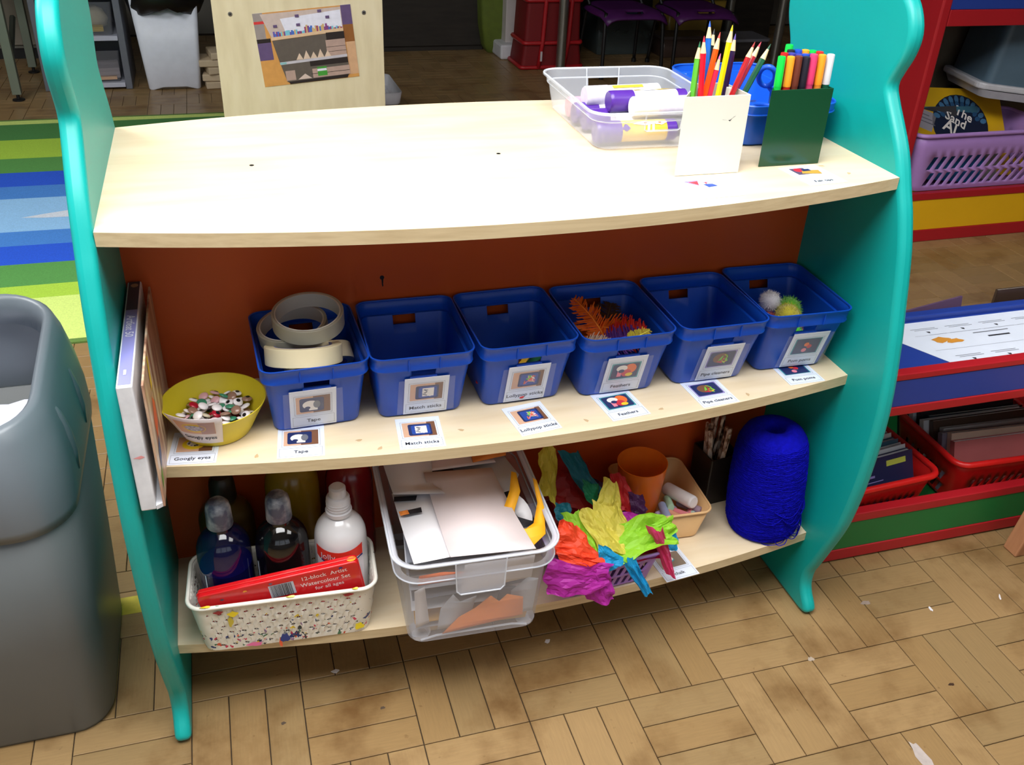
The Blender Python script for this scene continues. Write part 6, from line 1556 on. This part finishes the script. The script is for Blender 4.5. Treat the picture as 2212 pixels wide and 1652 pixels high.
def book(label, loc, rot, w, h, t_, col, pages=(214, 208, 196), group='books', name='book'):
    """cover facing -y, spine at the left, standing on its lower edge"""
    t = thing(name, label, 'book', loc, rot, group)
    cm = M('cover_%02x%02x%02x' % tuple(col), col, rough=0.4, var=0.06, scale=12)
    box('front_cover', -w / 2, w / 2, -t_ / 2, -t_ / 2 + 0.0009, 0, h, cm, t)
    box('back_cover', -w / 2, w / 2, t_ / 2 - 0.0009, t_ / 2, 0, h, cm, t)
    box('spine', -w / 2 - 0.0006, -w / 2 + 0.0006, -t_ / 2, t_ / 2, 0, h, cm, t)
    box('pages', -w / 2 + 0.0008, w / 2 - 0.003, -t_ / 2 + 0.0010, t_ / 2 - 0.0010, 0.002, h - 0.002, M('pages_%02x%02x%02x' % tuple(pages), pages, rough=0.8, var=0.12, scale=(90)), t)
    return t
yb = book('yellow picture book with a round blue badge leaning in the lilac basket', (2.720, 1.600, 0.2050), (-0.66, 0.06, 0.0), 0.46, 0.33, 0.010, (226, 178, 24), group='books in the lilac basket')
FB = lambda x, z: TR((x, -0.0056, z), (PI / 2, 0, 0))
NV = M('badge_navy', (20, 34, 60), rough=0.4); SC_ = M('badge_scale', (70, 120, 160), rough=0.4)
sh_ = [(oval(0.0, 0, 0.125, 0.115, 28), NV)] + [(oval(0.107 * math.cos(a), 0.098 * math.sin(a), 0.015, 0.010, 8, a), SC_) for a in [0.15 + k * 0.24 for k in range(12)]] + [(oval(0.084 * math.cos(a), 0.078 * math.sin(a), 0.013, 0.009, 8, a), M('badge_scale_dark', (40, 84, 124), rough=0.4)) for a in [0.3 + k * 0.26 for k in range(10)]]
flat('badge', sh_, yb, FB(0.030, 0.190), step=0.00004)
lettering('lettering', 'The', 0.050, PWHITE, yb, FB(0.050, 0.228) @ TR((0, 0, 0.0014), (0, 0, -0.5)), bold=0.02)
lettering('lettering', 'Sand', 0.050, PWHITE, yb, FB(0.010, 0.206) @ TR((0, 0, 0.0014), (0, 0, -0.5)), bold=0.02)
lettering('lettering', 'Al', 0.066, PWHITE, yb, FB(-0.020, 0.178) @ TR((0, 0, 0.0014), (0, 0, -0.5)), bold=0.02)
flat('sticker', [([(-0.215, 0.20), (-0.105, 0.16), (-0.070, 0.225), (-0.190, 0.270)], M('grey_sticker', (170, 166, 176)))] + [([(-0.180 + 0.01 * q, 0.248 - 0.018 * q), (-0.105 + 0.01 * q, 0.222 - 0.018 * q), (-0.105 + 0.01 * q, 0.218 - 0.018 * q), (-0.180 + 0.01 * q, 0.244 - 0.018 * q)], PGRY) for q in range(3)], yb, TR((0, -0.0056, 0), (PI / 2, 0, 0)))
for k, (x, y, w, h, a, c, lb) in enumerate([(2.62, 1.635, 0.26, 0.24, -0.52, (60, 60, 64), 'charcoal spiral book behind the yellow picture book'), (2.72, 1.655, 0.24, 0.23, -0.45, (60, 110, 130), 'blue green book third in the lilac basket'), (2.60, 1.675, 0.25, 0.22, -0.40, (150, 84, 70), 'brick red book at the back of the lilac basket'), (2.70, 1.575, 0.30, 0.13, -0.14, (150, 150, 140), 'low grey magazine at the front of the lilac basket'), (2.62, 1.560, 0.28, 0.12, -0.08, (40, 110, 170), 'low blue magazine at the front of the lilac basket')]):
    book(lb, (x, y, 0.2050), (a, 0.03 * k, 0), w, h, 0.009, c, group='books in the lilac basket')
bxl = thing('storage_box', 'blue grey clear box on a white lid above the lilac basket', 'box', (3.030, 1.715, 0.5000), (0, 0.10, -0.20))
v, f = shell([(0.0, 0.26, 0.13, 0.03), (0.26, 0.25, 0.12, 0.03)], (), (), 5); add('body', v, f, M('blue_grey_box', (84, 106, 122), rough=0.3, var=0.05), bxl, smooth='auto')
v, f = prism([(a, b_) for a, b_ in rrect(0.29, 0.145, 0.035, 5)[0]], -0.022, 0.0, 'z'); add('lid', v, f, M('white_lid_plastic', (206, 206, 212), rough=0.35), bxl, bevel=0.006)
v, f = shell([(-0.05, 0.26, 0.135, 0.03), (-0.022, 0.275, 0.148, 0.03)], (), (), 5); add('tray', v, f, M('white_tray_plastic', (196, 196, 204), rough=0.35), bxl, smooth='auto')
ub = thing('storage_box', 'dark grey box of papers supporting the blue grey box', 'box', (3.060, 1.862, 0.1855)); v, f = shell([(0, 0.20, 0.066, 0.02), (0.245, 0.21, 0.070, 0.02)], (), (), 4); add('body', v, f, M('dark_grey_box', (60, 62, 68), rough=0.5), ub, smooth='auto')
v, f = prism([(a, b_) for a, b_ in rrect(0.213, 0.073, 0.02, 4)[0]], 0.245, 0.255, 'z'); add('lid', v, f, M('dark_grey_lid', (76, 80, 88), rough=0.5), ub)

# ================================================================== right: low rainbow book browser
lu = thing('book_browser', 'low red edged book browser with blue top and green base right of the unit', 'shelf unit', (1.200, 0.070, 0.0005))
LW_ = 0.72
box('base_front', 0.0, LW_, 0.0, 0.018, 0.032, 0.098, UGRN, lu); box('base_edge', 0.0, LW_, -0.002, 0.020, 0.004, 0.031, URED, lu, bevel=0.002); box('base_edge', 0.0, LW_, -0.002, 0.020, 0.099, 0.119, URED, lu, bevel=0.002)
box('base_board', 0.0, LW_, 0.020, 0.42, 0.018, 0.034, UGRN, lu)
box('fascia', 0.0, LW_, 0.0, 0.018, 0.368, 0.424, UBLU, lu); box('fascia_edge', 0.0, LW_, -0.002, 0.020, 0.348, 0.367, URED, lu, bevel=0.002); box('fascia_edge', 0.0, LW_, -0.002, 0.020, 0.425, 0.438, URED, lu, bevel=0.002)
box('top_board', 0.0, LW_, 0.020, 0.205, 0.402, 0.420, UBLU, lu); box('back_rail', 0.0, LW_, 0.205, 0.225, 0.34, 0.432, UBLU, lu, bevel=0.002)
SP_ = [(0.0, 0.0), (0.42, 0.0), (0.42, 0.16), (0.225, 0.34), (0.225, 0.438), (0.0, 0.438)]
for x_ in (-0.020, LW_):
    v, f = prism(SP_, x_, x_ + 0.020, 'x'); add('side_panel', v, f, URED, lu)
box('back_panel', 0.0, LW_, 0.40, 0.42, 0.034, 0.16, DCB, lu)
# printed sheet on its top
ps = thing('printed_sheet', 'white printed sheet with an orange figure on the blue top of the browser', 'paper', (1.4310, 0.1960, 0.4212), (0, 0, 0))
v, f = prism([(0.0, -0.104), (0.40, -0.104), (0.40, 0.072), (-0.115, 0.072), (-0.06, -0.005)], 0, 0.0005, 'z')
v, f = prism([(0.0, -0.104), (0.44, -0.104), (0.44, 0.072), (-0.10, 0.072), (-0.055, 0.0)], 0, 0.0005, 'z'); add('sheet', v, f, WHITE, ps)
prn = []
r_ = random.Random(12)
for row, (y_, n_) in enumerate([(0.044, 5), (-0.066, 5)]):
    for q in range(n_):
        x_ = -0.005 + q * 0.082 + row * 0.02
        prn += [(rect(x_, y_, x_ + 0.058, y_ + 0.0014), PGRY), (rect(x_ + 0.006, y_ - 0.005, x_ + 0.062, y_ - 0.0036), PGRY), ([(x_ + 0.028, y_ - 0.011), (x_ + 0.036, y_ - 0.013), (x_ + 0.033, y_ - 0.019), (x_ + 0.029, y_ - 0.016)], INK), (rect(x_ - 0.008, y_ - 0.026, x_ + 0.066, y_ - 0.0254), LINE)]
prn += [(rect(0.115, 0.006, 0.200, 0.0085), PGRY), (rect(0.138, -0.012, 0.190, -0.0075), INK), (rect(-0.01, -0.040, 0.38, -0.0395), LINE), (rect(0.02, 0.018, 0.38, 0.0185), LINE)]
prn += [(blob(0.030, -0.004, 0.020, 0.010, 14, 1), M('print_figure', (214, 146, 56))), (blob(0.056, -0.012, 0.018, 0.008, 14, 3), M('print_figure', (214, 146, 56))), ([(0.04, -0.100), (0.052, -0.094), (0.07, -0.099), (0.085, -0.092), (0.09, -0.100)], INK)]
flat('print', prn, ps, TR((0, 0, 0.0007)), step=0.00001)
# card covers standing behind the browser top
bk_ = book('mauve card folder standing behind the browser, its corner showing', (1.5200, 0.3280, 0.3500), (-0.03, -0.155, 0.0), 0.22, 0.070, 0.004, (110, 84, 116), group='folders behind the browser', name='folder')
bk_ = book('dark brown board standing behind the browser at the right', (1.7900, 0.3200, 0.3500), (0, 0.0, 0.0), 0.19, 0.098, 0.006, (70, 52, 42), group='folders behind the browser', name='folder')
# red baskets of books
RBK = M('red_basket_plastic', (206, 26, 24), rough=0.35, var=0.04)
def red_basket(label, x, y, hx, hy, h, rz):
    t = thing('basket', label, 'basket', (x, y, 0.0350), (0, 0, rz), 'red book baskets')
    v, f = slotted(hx * 0.84, hy * 0.86, hx, hy, h, 0.025, 11, 7, 2, 0.005, 0.32); add('body', v, f, RBK, t, smooth='auto', solid=0.002)
    P_, _ = rrect(hx + 0.003, hy + 0.003, 0.028, 7)
    v, f = tube([(a, b_, h) for a, b_ in P_], 0.0070, 8, closed=True); add('rim', v, f, RBK, t, smooth=True)
    return t
red_basket('red basket of magazines nearest the teal shelf unit', 1.345, 0.205, 0.128, 0.105, 0.118, 0.06)
red_basket('red basket of books right of the magazine basket', 1.690, 0.225, 0.150, 0.115, 0.122, -0.04)
mag = [((36, 40, 78), (226, 226, 230), 'navy magazine at the front of the magazine basket', 0.178), ((206, 210, 214), (232, 232, 234), 'white magazine second from the front', 0.180), ((60, 100, 120), (226, 228, 230), 'blue grey magazine third from the front', 0.182), ((210, 208, 204), (230, 230, 230), 'pale magazine fourth from the front', 0.186), ((40, 44, 60), (216, 218, 220), 'dark magazine fifth from the front', 0.190), ((196, 194, 196), (222, 222, 224), 'light grey magazine sixth from the front', 0.198), ((150, 140, 110), (206, 200, 190), 'khaki magazine at the back of the magazine basket', 0.190), ((120, 40, 30), (190, 180, 170), 'rust red magazine at the very back', 0.205)]
for k, (c, pg, lb, h) in enumerate(mag):
    m_ = book(lb, (1.362 - 0.004 * k, 0.1280 + k * 0.0180, 0.0420), (-0.36, -0.07, 0.06), 0.212, h * 0.735, 0.0145, c, pg, 'magazines in the red basket', 'magazine')
    if k == 0:
        flat('cover_print', [(rect(0.04, 0.108, 0.088, 0.120), M('print_lime', (190, 196, 80))), ([(-0.05, 0.129), (0.02, 0.129), (0.0, 0.106), (-0.03, 0.106)], M('print_dkgrey', (50, 46, 52))), (rect(-0.07, 0.090, 0.01, 0.095), PLILAC), (rect(-0.08, 0.080, 0.03, 0.082), PLILAC)], m_, TR((0, -0.0076, 0), (PI / 2, 0, 0)))
bks = [((176, 100, 100), 'dusty pink book at the front of the right red basket'), ((206, 180, 160), 'peach book second from the front in the right basket'), ((120, 116, 132), 'grey mauve book third from the front in the right basket'), ((190, 190, 188), 'pale grey book fourth from the front in the right basket'), ((80, 62, 50), 'brown book fifth from the front in the right basket'), ((200, 204, 206), 'white book sixth from the front in the right basket'), ((44, 52, 62), 'slate book seventh from the front in the right basket'), ((30, 30, 36), 'black book eighth from the front in the right basket'), ((196, 198, 204), 'silver grey book ninth from the front in the right basket'), ((160, 146, 120), 'sand coloured book tenth from the front in the right basket'), ((72, 78, 66), 'moss book near the back of the right basket'), ((60, 48, 40), 'dark brown book at the back of the right basket')]
for k, (c, lb) in enumerate(bks):
    book(lb, (1.694 + 0.010 * math.sin(k * 2.3), 0.1340 + k * 0.0165, 0.0420), (-0.36, 0.02 * math.sin(k), -0.04), 0.250 + 0.010 * math.sin(k * 1.7), 0.133 + 0.006 * math.sin(k * 1.9) + 0.001 * k, 0.0135, c, (222, 222, 222), 'books in the right red basket')
# wooden chair leg at the right edge: a small beech stool mostly out of view
BEECH = ramp_mat('beech_wood', [(0.3, (176, 120, 84)), (0.7, (196, 140, 100))], rough=0.45, scale=(20, 20, 3), nscale=3)
st = thing('stool', 'beech wood child stool with one leg showing at the right edge', 'stool', (1.790, -0.100, 0.0005))
box('seat', -0.17, 0.17, -0.14, 0.14, 0.300, 0.322, BEECH, st, bevel=0.006)
for sx_, sy_ in ((-1, 1), (1, 1), (-1, -1), (1, -1)):
    v, f = prism([(-0.018, -0.018), (0.018, -0.018), (0.018, 0.018), (-0.018, 0.018)], 0, 0.300, 'z')
    v = [(x + sx_ * (0.150 - 0.04 * z / 0.3), y + sy_ * (0.105 - 0.01 * z / 0.3), z) for x, y, z in v]
    add('leg', v, f, BEECH, st, bevel=0.003)
